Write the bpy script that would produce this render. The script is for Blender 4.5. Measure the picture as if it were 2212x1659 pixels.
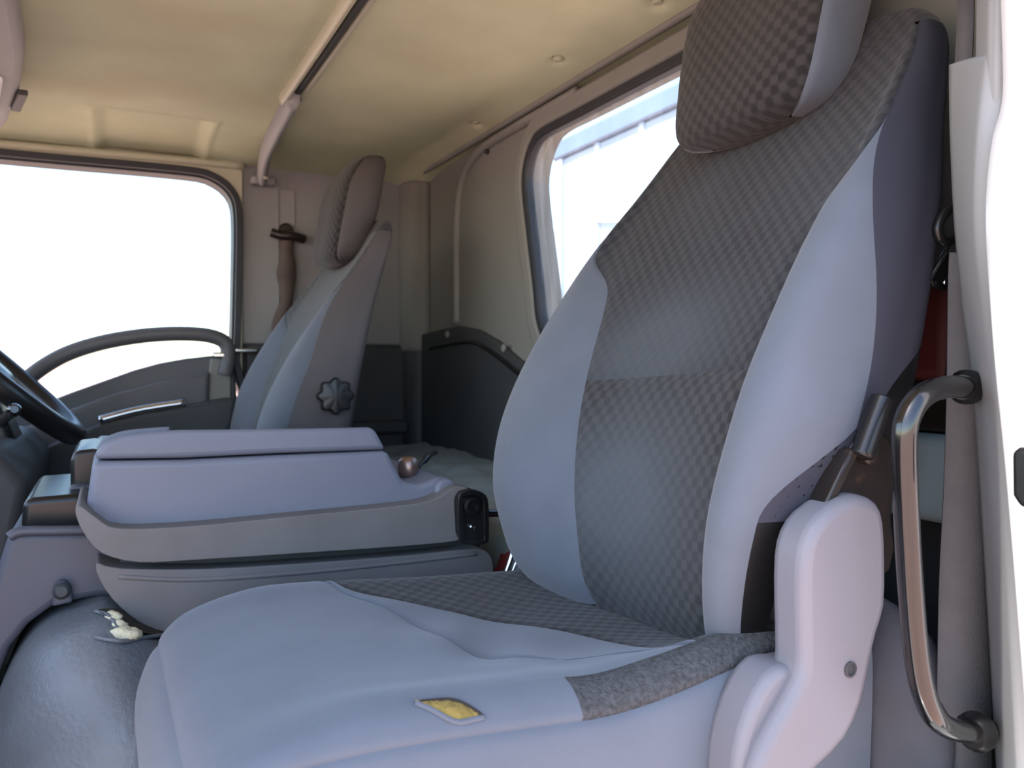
import bpy, bmesh, math, random
import numpy as np
from mathutils import Vector, Matrix, noise
random.seed(7)
for o in list(bpy.data.objects): bpy.data.objects.remove(o)
scene = bpy.context.scene
COL = scene.collection

# ------------------------------------------------------------------ camera
# Metres. X runs across the cab from the open door to the far door, Y forward, Z up.
# Everything is laid out relative to the eye point, then lifted by EYE above the yard.
EYE = 1.55
YAW, FPX, HORIZON = math.radians(26.3), 1750.0, 780.0
PITCH = math.atan((829.5 - HORIZON) / FPX)
cam_data = bpy.data.cameras.new('camera'); cam = bpy.data.objects.new('camera', cam_data)
COL.objects.link(cam); scene.camera = cam
cam_data.sensor_width = 36.0; cam_data.lens = FPX / 2212 * 36.0; cam_data.clip_start = 0.02
cam.location = (0, 0, EYE)
cam.rotation_euler = (math.pi/2 - PITCH, 0, -math.pi/2 - YAW)
cam_data.dof.use_dof = True; cam_data.dof.focus_distance = 0.80; cam_data.dof.aperture_fstop = 9.0

# ------------------------------------------------------------------ light
world = bpy.data.worlds.new('world'); scene.world = world; world.use_nodes = True
wn = world.node_tree.nodes; wl = world.node_tree.links
for n in list(wn): wn.remove(n)
wo = wn.new('ShaderNodeOutputWorld'); wb = wn.new('ShaderNodeBackground'); sk = wn.new('ShaderNodeTexSky')
sk.sky_type = 'NISHITA'; sk.sun_disc = False; sk.sun_elevation = math.radians(58); sk.sun_rotation = math.radians(-18)
sk.air_density = 1.0; sk.dust_density = 1.0; sk.ozone_density = 1.0
wb.inputs['Strength'].default_value = 0.38
wl.new(sk.outputs[0], wb.inputs[0]); wl.new(wb.outputs[0], wo.inputs[0])
sun_d = bpy.data.lights.new('sun', 'SUN'); sun_d.energy = 7.5; sun_d.angle = math.radians(0.6); sun_d.color = (1.0, .95, .88)
sun = bpy.data.objects.new('sun', sun_d); COL.objects.link(sun)
sun_from = Vector((-0.12, 0.38, 0.90))
sun.rotation_euler = (-sun_from).to_track_quat('-Z', 'Y').to_euler()
sun.location = (-3, -4, 10)

scene.view_settings.view_transform = 'Standard'
scene.view_settings.look = 'None'
scene.view_settings.exposure = 0.85
scene.view_settings.gamma = 1.0
scene.view_settings.use_curve_mapping = False

# ------------------------------------------------------------------ helpers
D0 = np.array([math.cos(YAW), -math.sin(YAW), 0.]); RV = np.array([-math.sin(YAW), -math.cos(YAW), 0.]); ZV = np.array([0, 0, 1.])
DV = D0*math.cos(PITCH) - ZV*math.sin(PITCH); UV_ = ZV*math.cos(PITCH) + D0*math.sin(PITCH)
def at(u, v, ax, val):
    """measured point of the photograph on the vehicle plane ax = val"""
    q = DV + RV*(u-1106)/FPX + UV_*(829.5-v)/FPX
    return tuple(q * (val / q['xyz'.index(ax)]))
def ats(pts, ax, val): return [at(u, v, ax, val) for u, v in pts]

def lin(c):
    return tuple(((x/255)/12.92 if x/255 <= .04045 else ((x/255+.055)/1.055)**2.4) for x in c) + (1,)

def mat(name, col, rough=.6, var=.06, nscale=25, bump=.0, bscale=300, metal=0, coat=0, sheen=0, col2=None, spec=.5, stain=None):
    m = bpy.data.materials.new(name); m.use_nodes = True
    nt = m.node_tree; N = nt.nodes; L = nt.links; b = N['Principled BSDF']
    b.inputs['Roughness'].default_value = rough; b.inputs['Metallic'].default_value = metal
    b.inputs['Coat Weight'].default_value = coat; b.inputs['Sheen Weight'].default_value = sheen
    b.inputs['Specular IOR Level'].default_value = spec
    tc = N.new('ShaderNodeTexCoord')
    nz = N.new('ShaderNodeTexNoise'); nz.inputs['Scale'].default_value = nscale; nz.inputs['Detail'].default_value = 5
    L.new(tc.outputs['Object'], nz.inputs['Vector'])
    mx = N.new('ShaderNodeMix'); mx.data_type = 'RGBA'
    c = lin(col); c2 = lin(col2) if col2 else tuple(x*(1-3*var) for x in c[:3])+(1,)
    mx.inputs[6].default_value = c; mx.inputs[7].default_value = c2
    cr = N.new('ShaderNodeValToRGB'); cr.color_ramp.elements[0].position = .35; cr.color_ramp.elements[1].position = .75
    L.new(nz.outputs['Fac'], cr.inputs['Fac']); L.new(cr.outputs['Color'], mx.inputs[0])
    out = mx.outputs[2]
    if stain:
        n2 = N.new('ShaderNodeTexNoise'); n2.inputs['Scale'].default_value = stain[1]; n2.inputs['Detail'].default_value = 7
        L.new(tc.outputs['Object'], n2.inputs['Vector'])
        r2 = N.new('ShaderNodeValToRGB'); r2.color_ramp.elements[0].position = stain[2]; r2.color_ramp.elements[1].position = stain[2]+.18
        L.new(n2.outputs['Fac'], r2.inputs['Fac'])
        ml = N.new('ShaderNodeMath'); ml.operation = 'MULTIPLY'; ml.inputs[1].default_value = stain[3]
        L.new(r2.outputs['Color'], ml.inputs[0])
        m2 = N.new('ShaderNodeMix'); m2.data_type = 'RGBA'; m2.inputs[7].default_value = lin(stain[0])
        L.new(ml.outputs[0], m2.inputs[0]); L.new(out, m2.inputs[6]); out = m2.outputs[2]
    L.new(out, b.inputs['Base Color'])
    if bump:
        nb = N.new('ShaderNodeTexNoise'); nb.inputs['Scale'].default_value = bscale; nb.inputs['Detail'].default_value = 3
        L.new(tc.outputs['Object'], nb.inputs['Vector'])
        bp = N.new('ShaderNodeBump'); bp.inputs['Strength'].default_value = bump; bp.inputs['Distance'].default_value = .004
        L.new(nb.outputs['Fac'], bp.inputs['Height']); L.new(bp.outputs['Normal'], b.inputs['Normal'])
    return m

def check_mat(name, ca, cb, cell=.009, dust=None, worn=None):
    """woven basket-check upholstery on UVs in metres"""
    m = bpy.data.materials.new(name); m.use_nodes = True
    nt = m.node_tree; N = nt.nodes; L = nt.links; b = N['Principled BSDF']
    b.inputs['Roughness'].default_value = .9; b.inputs['Specular IOR Level'].default_value = .25; b.inputs['Sheen Weight'].default_value = .15
    uv = N.new('ShaderNodeUVMap')
    nz = N.new('ShaderNodeTexNoise'); nz.inputs['Scale'].default_value = 260; nz.inputs['Detail'].default_value = 2
    L.new(uv.outputs[0], nz.inputs['Vector'])
    ad = N.new('ShaderNodeVectorMath'); ad.operation = 'MULTIPLY_ADD'
    ad.inputs[1].default_value = (.0035, .0035, 0)
    L.new(nz.outputs['Color'], ad.inputs[0]); L.new(uv.outputs[0], ad.inputs[2])
    mp = N.new('ShaderNodeMapping'); mp.inputs['Scale'].default_value = (1/cell, .95/cell, 1); mp.inputs['Rotation'].default_value = (0, 0, .06)
    L.new(ad.outputs[0], mp.inputs[0])
    sx = N.new('ShaderNodeSeparateXYZ'); L.new(mp.outputs[0], sx.inputs[0])
    def mth(op, a, b=None):
        n_ = N.new('ShaderNodeMath'); n_.operation = op; L.new(a, n_.inputs[0])
        if b is not None:
            if isinstance(b, float): n_.inputs[1].default_value = b
            else: L.new(b, n_.inputs[1])
        return n_.outputs[0]
    wv = mth('MULTIPLY', mth('SINE', mth('MULTIPLY', sx.outputs[0], math.pi)), mth('SINE', mth('MULTIPLY', sx.outputs[1], math.pi)))
    ck = N.new('ShaderNodeMapRange'); ck.interpolation_type = 'SMOOTHSTEP'; ck.inputs[1].default_value = -.55; ck.inputs[2].default_value = .55; L.new(wv, ck.inputs[0])
    cm = N.new('ShaderNodeMix'); cm.data_type = 'RGBA'; cm.inputs[6].default_value = lin(ca); cm.inputs[7].default_value = lin(cb); L.new(ck.outputs[0], cm.inputs[0])
    # fine thread speckle
    n2 = N.new('ShaderNodeTexNoise'); n2.inputs['Scale'].default_value = 900
    L.new(uv.outputs[0], n2.inputs['Vector'])
    mx = N.new('ShaderNodeMix'); mx.data_type = 'RGBA'; mx.blend_type = 'OVERLAY'; mx.inputs[0].default_value = .25
    L.new(cm.outputs[2], mx.inputs[6]); L.new(n2.outputs['Fac'], mx.inputs[7])
    out = mx.outputs[2]
    n3 = N.new('ShaderNodeTexNoise'); n3.inputs['Scale'].default_value = 6; n3.inputs['Detail'].default_value = 5
    L.new(uv.outputs[0], n3.inputs['Vector'])
    r3 = N.new('ShaderNodeValToRGB'); r3.color_ramp.elements[0].position = .4; r3.color_ramp.elements[1].position = .72
    L.new(n3.outputs['Fac'], r3.inputs['Fac'])
    ml = N.new('ShaderNodeMath'); ml.operation = 'MULTIPLY'; ml.inputs[1].default_value = .35
    L.new(r3.outputs['Color'], ml.inputs[0])
    m3 = N.new('ShaderNodeMix'); m3.data_type = 'RGBA'; m3.inputs[7].default_value = lin(dust or (128, 128, 126))
    fac = ml.outputs[0]
    for (wu, wv_, ru, rv) in (worn or ()):       # rubbed, dusty patches where backs lean
        m5 = N.new('ShaderNodeMapping'); m5.inputs['Location'].default_value = (-wu/ru, -wv_/rv, 0); m5.inputs['Scale'].default_value = (1/ru, 1/rv, 0)
        L.new(uv.outputs[0], m5.inputs[0]); gd = N.new('ShaderNodeTexGradient'); gd.gradient_type = 'SPHERICAL'; L.new(m5.outputs[0], gd.inputs[0])
        q = mth('MULTIPLY', mth('ADD', gd.outputs['Fac'], mth('MULTIPLY', r3.outputs['Color'], .25)), 1.35)
        q2 = mth('MULTIPLY', q, gd.outputs['Fac']); q2 = mth('POWER', q2, .8); q2 = mth('MINIMUM', q2, .85)
        fac = mth('MAXIMUM', fac, q2)
    L.new(fac, m3.inputs[0]); L.new(out, m3.inputs[6])
    L.new(m3.outputs[2], b.inputs['Base Color'])
    bp = N.new('ShaderNodeBump'); bp.inputs['Strength'].default_value = .25; bp.inputs['Distance'].default_value = .002
    L.new(ck.outputs[0], bp.inputs['Height']); L.new(bp.outputs['Normal'], b.inputs['Normal'])
    return m

def glass_mat(name, dirt=0.0, dirtcol=(200, 205, 205)):
    m = bpy.data.materials.new(name); m.use_nodes = True
    nt = m.node_tree; N = nt.nodes; L = nt.links
    for n in list(N): N.remove(n)
    out = N.new('ShaderNodeOutputMaterial'); tr = N.new('ShaderNodeBsdfTransparent'); tr.inputs[0].default_value = (.93, .96, .95, 1)
    gl = N.new('ShaderNodeBsdfGlossy'); gl.inputs['Roughness'].default_value = .02
    fr = N.new('ShaderNodeFresnel'); fr.inputs[0].default_value = 1.45
    ge = N.new('ShaderNodeNewGeometry'); iv = N.new('ShaderNodeMath'); iv.operation = 'SUBTRACT'; iv.inputs[0].default_value = 1; L.new(ge.outputs['Backfacing'], iv.inputs[1])
    fm = N.new('ShaderNodeMath'); fm.operation = 'MULTIPLY'; L.new(fr.outputs[0], fm.inputs[0]); L.new(iv.outputs[0], fm.inputs[1])
    mx = N.new('ShaderNodeMixShader'); L.new(fm.outputs[0], mx.inputs[0]); L.new(tr.outputs[0], mx.inputs[1]); L.new(gl.outputs[0], mx.inputs[2])
    last = mx.outputs[0]
    if dirt:
        df = N.new('ShaderNodeBsdfTranslucent'); df.inputs[0].default_value = lin(dirtcol)
        tc = N.new('ShaderNodeTexCoord'); mp = N.new('ShaderNodeMapping'); mp.inputs['Scale'].default_value = (60, 60, 6)
        mp.inputs['Rotation'].default_value = (0, .12, 0)
        L.new(tc.outputs['Object'], mp.inputs[0])
        nz = N.new('ShaderNodeTexNoise'); nz.inputs['Scale'].default_value = 1; nz.inputs['Detail'].default_value = 6
        L.new(mp.outputs[0], nz.inputs['Vector'])
        r = N.new('ShaderNodeValToRGB'); r.color_ramp.elements[0].position = .4; r.color_ramp.elements[1].position = .8
        L.new(nz.outputs['Fac'], r.inputs['Fac'])
        ml = N.new('ShaderNodeMath'); ml.operation = 'MULTIPLY'; ml.inputs[1].default_value = dirt
        L.new(r.outputs['Color'], ml.inputs[0])
        m2 = N.new('ShaderNodeMixShader'); L.new(ml.outputs[0], m2.inputs[0]); L.new(last, m2.inputs[1]); L.new(df.outputs[0], m2.inputs[2]); last = m2.outputs[0]
    L.new(last, out.inputs[0])
    return m

def link(name, me, m, parent=None, smooth=True):
    o = bpy.data.objects.new(name, me); COL.objects.link(o)
    if m: me.materials.append(m)
    if smooth:
        for p in me.polygons: p.use_smooth = True
    if parent: o.parent = parent
    return o
def tag(o, label=None, cat=None, group=None, kind=None):
    if label: o['label'] = label
    if cat: o['category'] = cat
    if group: o['group'] = group
    if kind: o['kind'] = kind
    return o
def thing(name, label, cat, group=None, kind=None):
    o = bpy.data.objects.new(name, None); COL.objects.link(o); o.empty_display_size = .05
    return tag(o, label, cat, group, kind)
def pym(verts, faces):
    me = bpy.data.meshes.new('m'); me.from_pydata([tuple(map(float, v)) for v in verts], [], faces); me.update(); return me
def fixn(me):
    bm = bmesh.new(); bm.from_mesh(me); bmesh.ops.recalc_face_normals(bm, faces=bm.faces); bm.to_mesh(me); bm.free()
def bev(o, w, seg=3, angle=35):
    b = o.modifiers.new('bevel', 'BEVEL'); b.width = w; b.segments = seg; b.limit_method = 'ANGLE'; b.angle_limit = math.radians(angle); b.harden_normals = False
    return o
def flat_auto(o, ang=40):
    o.data.set_sharp_from_angle(angle=math.radians(ang)) if hasattr(o.data, 'set_sharp_from_angle') else None
    return o

def cr(xs, ys):
    """Catmull-Rom interpolant through (xs, ys)"""
    xs = np.array(xs, float); ys = np.array(ys, float)
    d = np.zeros_like(ys); n = len(xs)
    for i in range(n):
        a, b = max(i-1, 0), min(i+1, n-1)
        d[i] = (ys[b]-ys[a])/(xs[b]-xs[a])
    def f(x):
        x = np.clip(x, xs[0], xs[-1]); i = int(np.clip(np.searchsorted(xs, x)-1, 0, n-2))
        h = xs[i+1]-xs[i]; t = (x-xs[i])/h
        return (2*t**3-3*t**2+1)*ys[i]+(t**3-2*t**2+t)*h*d[i]+(-2*t**3+3*t**2)*ys[i+1]+(t**3-t**2)*h*d[i+1]
    return f
def smooth_path(pts, n=8, closed=False):
    pts = [np.array(p, float) for p in pts]; N = len(pts); out = []
    rng = range(N if closed else N-1)
    for i in rng:
        p1, p2 = pts[i], pts[(i+1) % N]
        p0 = pts[(i-1) % N] if (closed or i > 0) else p1
        p3 = pts[(i+2) % N] if (closed or i+2 < N) else p2
        for k in range(n):
            t = k/n
            out.append(.5*((2*p1)+(-p0+p2)*t+(2*p0-5*p1+4*p2-p3)*t*t+(-p0+3*p1-3*p2+p3)*t**3))
    if not closed: out.append(pts[-1])
    return out

def tube_mesh(path, r, sides=14, flat=None, cap=True):
    """sweep a round (or flattened) section; r may be a list"""
    path = [Vector(p) for p in path]; n = len(path); vs = []; fs = []
    R = r if isinstance(r, (list, tuple)) else [r]*n
    nrm = None
    for i, p in enumerate(path):
        t = (path[min(i+1, n-1)]-path[max(i-1, 0)]).normalized()
        if nrm is None:
            a = Vector((0, 0, 1)) if abs(t.z) < .9 else Vector((1, 0, 0))
            nrm = (a - t*a.dot(t)).normalized()
        else:
            nrm = (nrm - t*nrm.dot(t)).normalized()
        bi = t.cross(nrm)
        for k in range(sides):
            a = 2*math.pi*k/sides
            ca, sa = math.cos(a), math.sin(a)
            vs.append(p + (nrm*ca + bi*sa*(flat or 1))*R[i])
    for i in range(n-1):
        for k in range(sides):
            fs.append((i*sides+k, i*sides+(k+1) % sides, (i+1)*sides+(k+1) % sides, (i+1)*sides+k))
    if cap:
        fs.append(tuple(reversed(range(sides)))); fs.append(tuple(range((n-1)*sides, n*sides)))
    me = pym(vs, fs); fixn(me); return me
def tube(name, path, r, m, parent=None, n=8, sides=14, flat=None, raw=False):
    return link(name, tube_mesh(path if raw else smooth_path(path, n), r, sides, flat), m, parent)

def prism(name, prof, axis, a0, a1, m, parent=None, bevel=.004, seg=3, smooth_n=0, angle=35):
    """extrude a 2D outline along an axis: axis x -> (y,z), y -> (x,z), z -> (x,y)"""
    if smooth_n: prof = [tuple(p) for p in smooth_path(prof, smooth_n, True)]
    mp = {'x': lambda p, a: (a, p[0], p[1]), 'y': lambda p, a: (p[0], a, p[1]), 'z': lambda p, a: (p[0], p[1], a)}[axis]
    n = len(prof); vs = [mp(p, a0) for p in prof]+[mp(p, a1) for p in prof]
    fs = [tuple(range(n)), tuple(range(2*n-1, n-1, -1))]+[(i, (i+1) % n, n+(i+1) % n, n+i) for i in range(n)]
    me = pym(vs, fs); fixn(me); o = link(name, me, m, parent)
    if bevel: bev(o, bevel, seg, angle)
    flat_auto(o, 50)
    return o
def box(name, lo, hi, m, parent=None, bevel=.004, seg=3):
    return prism(name, [(lo[1], lo[2]), (hi[1], lo[2]), (hi[1], hi[2]), (lo[1], hi[2])], 'x', lo[0], hi[0], m, parent, bevel, seg)
def proj(pts3, axis):
    return [{'x': (p[1], p[2]), 'y': (p[0], p[2]), 'z': (p[0], p[1])}[axis] for p in pts3]

def lathe(name, prof, center, axis, m, parent=None, sides=28, lobes=0, depth=.0):
    ax = Vector(axis).normalized(); a = Vector((0, 0, 1)) if abs(ax.z) < .9 else Vector((1, 0, 0))
    u = ax.cross(a).normalized(); w = ax.cross(u); vs = []; fs = []
    for r, h in prof:
        for k in range(sides):
            t = 2*math.pi*k/sides; rr = r*(1+depth*math.cos(lobes*t)) if lobes else r
            vs.append(Vector(center)+ax*h+u*rr*math.cos(t)+w*rr*math.sin(t))
    for i in range(len(prof)-1):
        for k in range(sides): fs.append((i*sides+k, i*sides+(k+1) % sides, (i+1)*sides+(k+1) % sides, (i+1)*sides+k))
    fs.append(tuple(reversed(range(sides)))); fs.append(tuple(range((len(prof)-1)*sides, len(prof)*sides)))
    me = pym(vs, fs); fixn(me); o = link(name, me, m, parent); flat_auto(o, 45); return o

def rrect(x0, x1, z0, z1, r, n=6):
    out = []
    for cx, cz, a in ((x1-r, z1-r, 0), (x0+r, z1-r, 90), (x0+r, z0+r, 180), (x1-r, z0+r, 270)):
        for k in range(n+1):
            t = math.radians(a+90*k/n); out.append((cx+r*math.cos(t), cz+r*math.sin(t)))
    return out
def resample(loop, n, c):
    """n points of a closed 2D loop met by equally spaced rays from c (loop star-shaped about c)"""
    out = []; L = len(loop)
    for k in range(n):
        a = 2*math.pi*k/n; d = (math.cos(a), math.sin(a)); best = None
        for i in range(L):
            p, q = loop[i], loop[(i+1) % L]; ex, ey = q[0]-p[0], q[1]-p[1]
            det = d[0]*(-ey)+ex*d[1]
            if abs(det) < 1e-12: continue
            rx, ry = p[0]-c[0], p[1]-c[1]
            t = (rx*(-ey)+ex*ry)/det; s = (d[0]*ry-d[1]*rx)/det
            if t > 0 and -1e-6 <= s <= 1+1e-6 and (best is None or t > best): best = t
        out.append((c[0]+d[0]*best, c[1]+d[1]*best))
    return out
def frame(name, outer, inner, axis, a0, a1, m, parent=None, n=160, c=None, bevel=0, exact=()):
    """plate with a hole"""
    c = c or (sum(p[0] for p in inner)/len(inner), sum(p[1] for p in inner)/len(inner))
    O = resample(outer, n, c); I = resample(inner, n, c)
    for p in outer:      # keep true corners of the outer outline
        if len(outer) < 13:
            a = math.atan2(p[1]-c[1], p[0]-c[0]) % (2*math.pi); k = int(round(a/(2*math.pi)*n)) % n; O[k] = p
    mp = {'x': lambda p, a: (a, p[0], p[1]), 'y': lambda p, a: (p[0], a, p[1]), 'z': lambda p, a: (p[0], p[1], a)}[axis]
    vs = [mp(p, a0) for p in O]+[mp(p, a0) for p in I]+[mp(p, a1) for p in O]+[mp(p, a1) for p in I]; fs = []
    for k in range(n):
        j = (k+1) % n
        fs += [(k, j, n+j, n+k), (2*n+k, 3*n+k, 3*n+j, 2*n+j), (k, 2*n+k, 2*n+j, j), (n+k, n+j, 3*n+j, 3*n+k)]
    me = pym(vs, fs); fixn(me); o = link(name, me, m, parent)
    if bevel: bev(o, bevel, 3, 40)
    flat_auto(o, 40); return o

def sheet(name, grid, m, parent=None, uv=None, seams=(), depth=.003, flip=False):
    """grid[i][j] of points -> mesh. seams: edges pulled in ('i0','i1','j0','j1')"""
    G = np.array(grid, float); ni, nj = G.shape[:2]
    if seams:
        du = np.gradient(G, axis=0); dv = np.gradient(G, axis=1); Nn = np.cross(du, dv)
        Nn /= (np.linalg.norm(Nn, axis=2, keepdims=True)+1e-9)
        if flip: Nn = -Nn
        w = np.zeros((ni, nj))
        for s in seams:
            for k, a in ((0, 1.), (1, .35), (2, .08)):
                if s == 'i0': w[k, :] = np.maximum(w[k, :], a)
                if s == 'i1': w[ni-1-k, :] = np.maximum(w[ni-1-k, :], a)
                if s == 'j0': w[:, k] = np.maximum(w[:, k], a)
                if s == 'j1': w[:, nj-1-k] = np.maximum(w[:, nj-1-k], a)
        G = G - Nn*w[..., None]*depth
    vs = G.reshape(-1, 3)
    fs = [(i*nj+j, (i+1)*nj+j, (i+1)*nj+j+1, i*nj+j+1) for i in range(ni-1) for j in range(nj-1)]
    if flip: fs = [tuple(reversed(f)) for f in fs]
    me = pym(vs, fs)
    if uv is not None:
        U = np.array(uv, float).reshape(-1, 2); lay = me.uv_layers.new(name='UVMap')
        for lp in me.loops: lay.data[lp.index].uv = U[lp.vertex_index]
    return link(name, me, m, parent)

# ------------------------------------------------------------------ materials
M = {}
M['fabric'] = mat('grey_velour', (99, 106, 116), .92, .04, 14, .12, 420, sheen=.25, spec=.2, stain=((90, 91, 95), 5, .56, .4))
M['check'] = check_mat('check_weave', (60, 60, 62), (40, 40, 43), worn=((.02, .27, .22, .12),), dust=(76, 81, 86))
M['check_dark'] = check_mat('check_weave_wide', (60, 58, 58), (38, 37, 37), .0095, dust=(72, 72, 72))
M['check_worn'] = check_mat('check_weave_worn', (64, 63, 64), (42, 41, 42), .0095, worn=((0.0, .10, .19, .17),), dust=(84, 90, 95))
M['check_pale'] = check_mat('check_weave_dusty', (92, 94, 94), (78, 81, 82), .0095, dust=(98, 104, 108))
M['strip'] = mat('tweed_strip', (86, 87, 88), .95, .2, 260, .5, 500, spec=.2, col2=(58, 58, 58))
M['plastic'] = mat('pale_grey_plastic', (120, 119, 125), .48, .02, 8, .05, 500)
M['vinyl'] = mat('console_vinyl', (112, 109, 108), .62, .06, 9, .12, 350, stain=((96, 92, 88), 4, .5, .5))
M['lid'] = mat('console_plastic', (111, 116, 130), .5, .02, 8, .05, 500)
M['tub'] = mat('gear_console_shaded', (76, 79, 90), .5, .03, 8, .05, 500)  # grey set darker to carry the shadow the tub sits in
M['dark'] = mat('dark_trim', (62, 65, 67), .6, .06, 10, .1, 400)
M['black'] = mat('black_plastic', (24, 24, 25), .32, .05, 10)
M['blackmetal'] = mat('black_painted_metal', (38, 33, 30), .3, .1, 30, stain=((96, 66, 38), 40, .62, .7))
M['gloss'] = mat('gloss_black_bar', (22, 21, 21), .16, .05, 10, coat=.6)
M['chrome'] = mat('steel', (200, 200, 202), .18, .05, 20, metal=1)
M['bronze'] = mat('bronze_knob', (150, 128, 120), .35, .05, 20, metal=.8)
M['liner'] = mat('headliner_vinyl', (197, 201, 168), .8, .05, 7, .06, 250, stain=((180, 170, 130), 3.2, .55, .4))
M['linertrim'] = mat('headliner_trim', (182, 182, 158), .45, .03, 8)
M['wall'] = mat('cab_wall_plastic', (130, 130, 124), .62, .03, 4, .06, 380, stain=((104, 99, 90), 4, .55, .35))
M['pillar'] = mat('pillar_plastic', (148, 149, 149), .6, .03, 4, .05, 380)
M['rubber'] = mat('black_rubber', (40, 44, 50), .55, .04, 20)
M['white'] = mat('white_paint', (235, 235, 235), .25, .01, 5, coat=.5)
M['belt'] = mat('seat_belt_webbing', (96, 94, 94), .85, .05, 30, .3, 700)
M['beltb'] = mat('brown_belt_webbing', (98, 86, 82), .85, .06, 40, .3, 700)
M['humpv'] = mat('engine_cover_vinyl', (112, 119, 125), .42, .08, 5, .3, 160, stain=((86, 90, 92), 7, .5, .5))
M['shelf'] = mat('rear_shelf_vinyl', (146, 164, 168), .5, .1, 8, .3, 60, stain=((150, 142, 118), 6, .5, .5))
M['flank_dark'] = mat('near_flank_dark', (62, 63, 72), .9, .04, 8, .08, 400, spec=.2)  # near seat flank tone, darker and bluer than the bolster cloth
M['door'] = mat('door_card_plastic', (92, 93, 96), .5, .05, 8, .1, 400)
M['case'] = mat('dark_red_case_plastic', (92, 34, 34), .6, .05, 20)
M['flank'] = mat('seat_flank_vinyl', (84, 80, 81), .7, .04, 8, .08, 400)
M['foam'] = mat('torn_foam', (150, 128, 66), .95, .15, 80, .8, 200)
M['foamw'] = mat('cream_foam', (226, 218, 184), .95, .1, 60, .8, 150)
M['tear'] = mat('tear_shadow_cloth', (52, 46, 40), .95, .1, 60)
M['red'] = mat('red_cloth', (150, 52, 50), .8, .08, 20, .2, 200)
M['carpet'] = mat('dark_carpet', (58, 58, 60), .95, .2, 80, .6, 300)
M['bundle'] = mat('grey_cover_cloth', (84, 84, 90), .85, .08, 12, .3, 80)
M['ground'] = mat('yard_soil', (202, 164, 147), .95, .08, .6, .3, 6, stain=((188, 150, 132), .3, .5, .6))
M['body'] = mat('truck_box_panel', (150, 163, 178), .5, .05, 3, .05, 30, stain=((164, 172, 180), 5, .5, .5))
M['bodyband'] = mat('truck_box_band', (112, 130, 156), .5, .05, 3)
M['paper'] = mat('white_sheet', (246, 246, 246), .7, .01, 5)
M['glass'] = glass_mat('window_glass')
M['dirtyglass'] = glass_mat('dirty_rear_glass', .10, (226, 232, 236))

# ------------------------------------------------------------------ setting: yard and truck body
FX, BY, CZ, NX, FLZ = 2.20, -.78, .53, .36, -.75
tag(link('ground', pym([(-900, -900, -EYE), (900, -900, -EYE), (900, 900, -EYE), (-900, 900, -EYE)], [(0, 1, 2, 3)]), M['ground']), kind='structure')

# cab floor
o = box('floor', (NX-.06, -.86, FLZ-.05), (FX+.08, 1.15, FLZ), M['carpet'], bevel=.005); tag(o, kind='structure')
o = box('wall_front', (NX, 1.055, FLZ), (FX+.06, 1.12, -.12), M['dark'], bevel=.01); tag(o, kind='structure')
# front dash below the windscreen (forward of the frame)
dash = thing('dashboard', 'dark dashboard with knee panel and steering column shroud at the left edge', 'dashboard')
o = prism('dash_body', [(.52, -.75), (.50, -.30), (.56, -.12), (.70, -.06), (1.05, -.06), (1.05, -.75)], 'x', NX+.06, FX-.02, M['dark'], dash, bevel=.02)

# ceiling: headliner, sagging down to the walls, with the handle recess pressed into it
def sstep(a, b, x):
    t = min(max((x-a)/(b-a), 0), 1); return t*t*(3-2*t)
RX0, RX1, RY0, RY1 = 1.93, 2.30, -.20, .015
def ceil_z(x, y):
    z = CZ
    z -= .030*sstep(2.0, 2.22, x)**1.5 + .02*sstep(-.70, -.80, y) + .03*sstep(.7, .36, x)
    z += .006*math.sin(x*3.1+.6)*math.cos(y*2.3)
    e = .014
    ins = sstep(RX0-e, RX0+e, x)*sstep(RY0-e, RY0+e, y)*(1-sstep(RY1-e, RY1+e, y))
    z += .010*ins
    d = max(RX0-x, RY0-y, y-RY1, 0)
    z -= .003*math.exp(-((d-.018)/.008)**2) if x > RX0-.03 and -.24 < y < .05 else 0
    for cx, cy in ((1.664, -.735), (1.258, -.712), (.992, -.73)):
        r2 = ((x-cx)**2+(y-cy)**2)/.012**2
        if r2 < 9: z += .012*math.exp(-r2)
    return z
xs = sorted(set([round(v, 4) for v in list(np.linspace(NX-.04, 1.88, 200))+list(np.linspace(1.88, FX+.01, 90))]))
ys = sorted(set([round(v, 4) for v in list(np.linspace(-.80, -.66, 50))+list(np.linspace(-.66, -.26, 30))+list(np.linspace(-.26, .08, 80))+list(np.linspace(.08, .95, 20))]))
g = [[(x, y, ceil_z(x, y)) for y in ys] for x in xs]
ceil = tag(sheet('ceiling', g, M['liner'], flip=True), kind='structure')
roof = box('roof_shell', (NX-.07, -.88, CZ+.035), (FX+.10, 1.0, CZ+.07), M['white'], bevel=.02); roof.parent = ceil
# side rail of the roof above the open door
rail = prism('door_header', [(NX-.06, CZ+.05), (NX+.05, CZ+.05), (NX+.03, CZ-.045), (NX-.03, CZ-.05), (NX-.06, CZ-.02)], 'y', -.86, 1.0, M['pillar'], ceil, .008)

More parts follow.
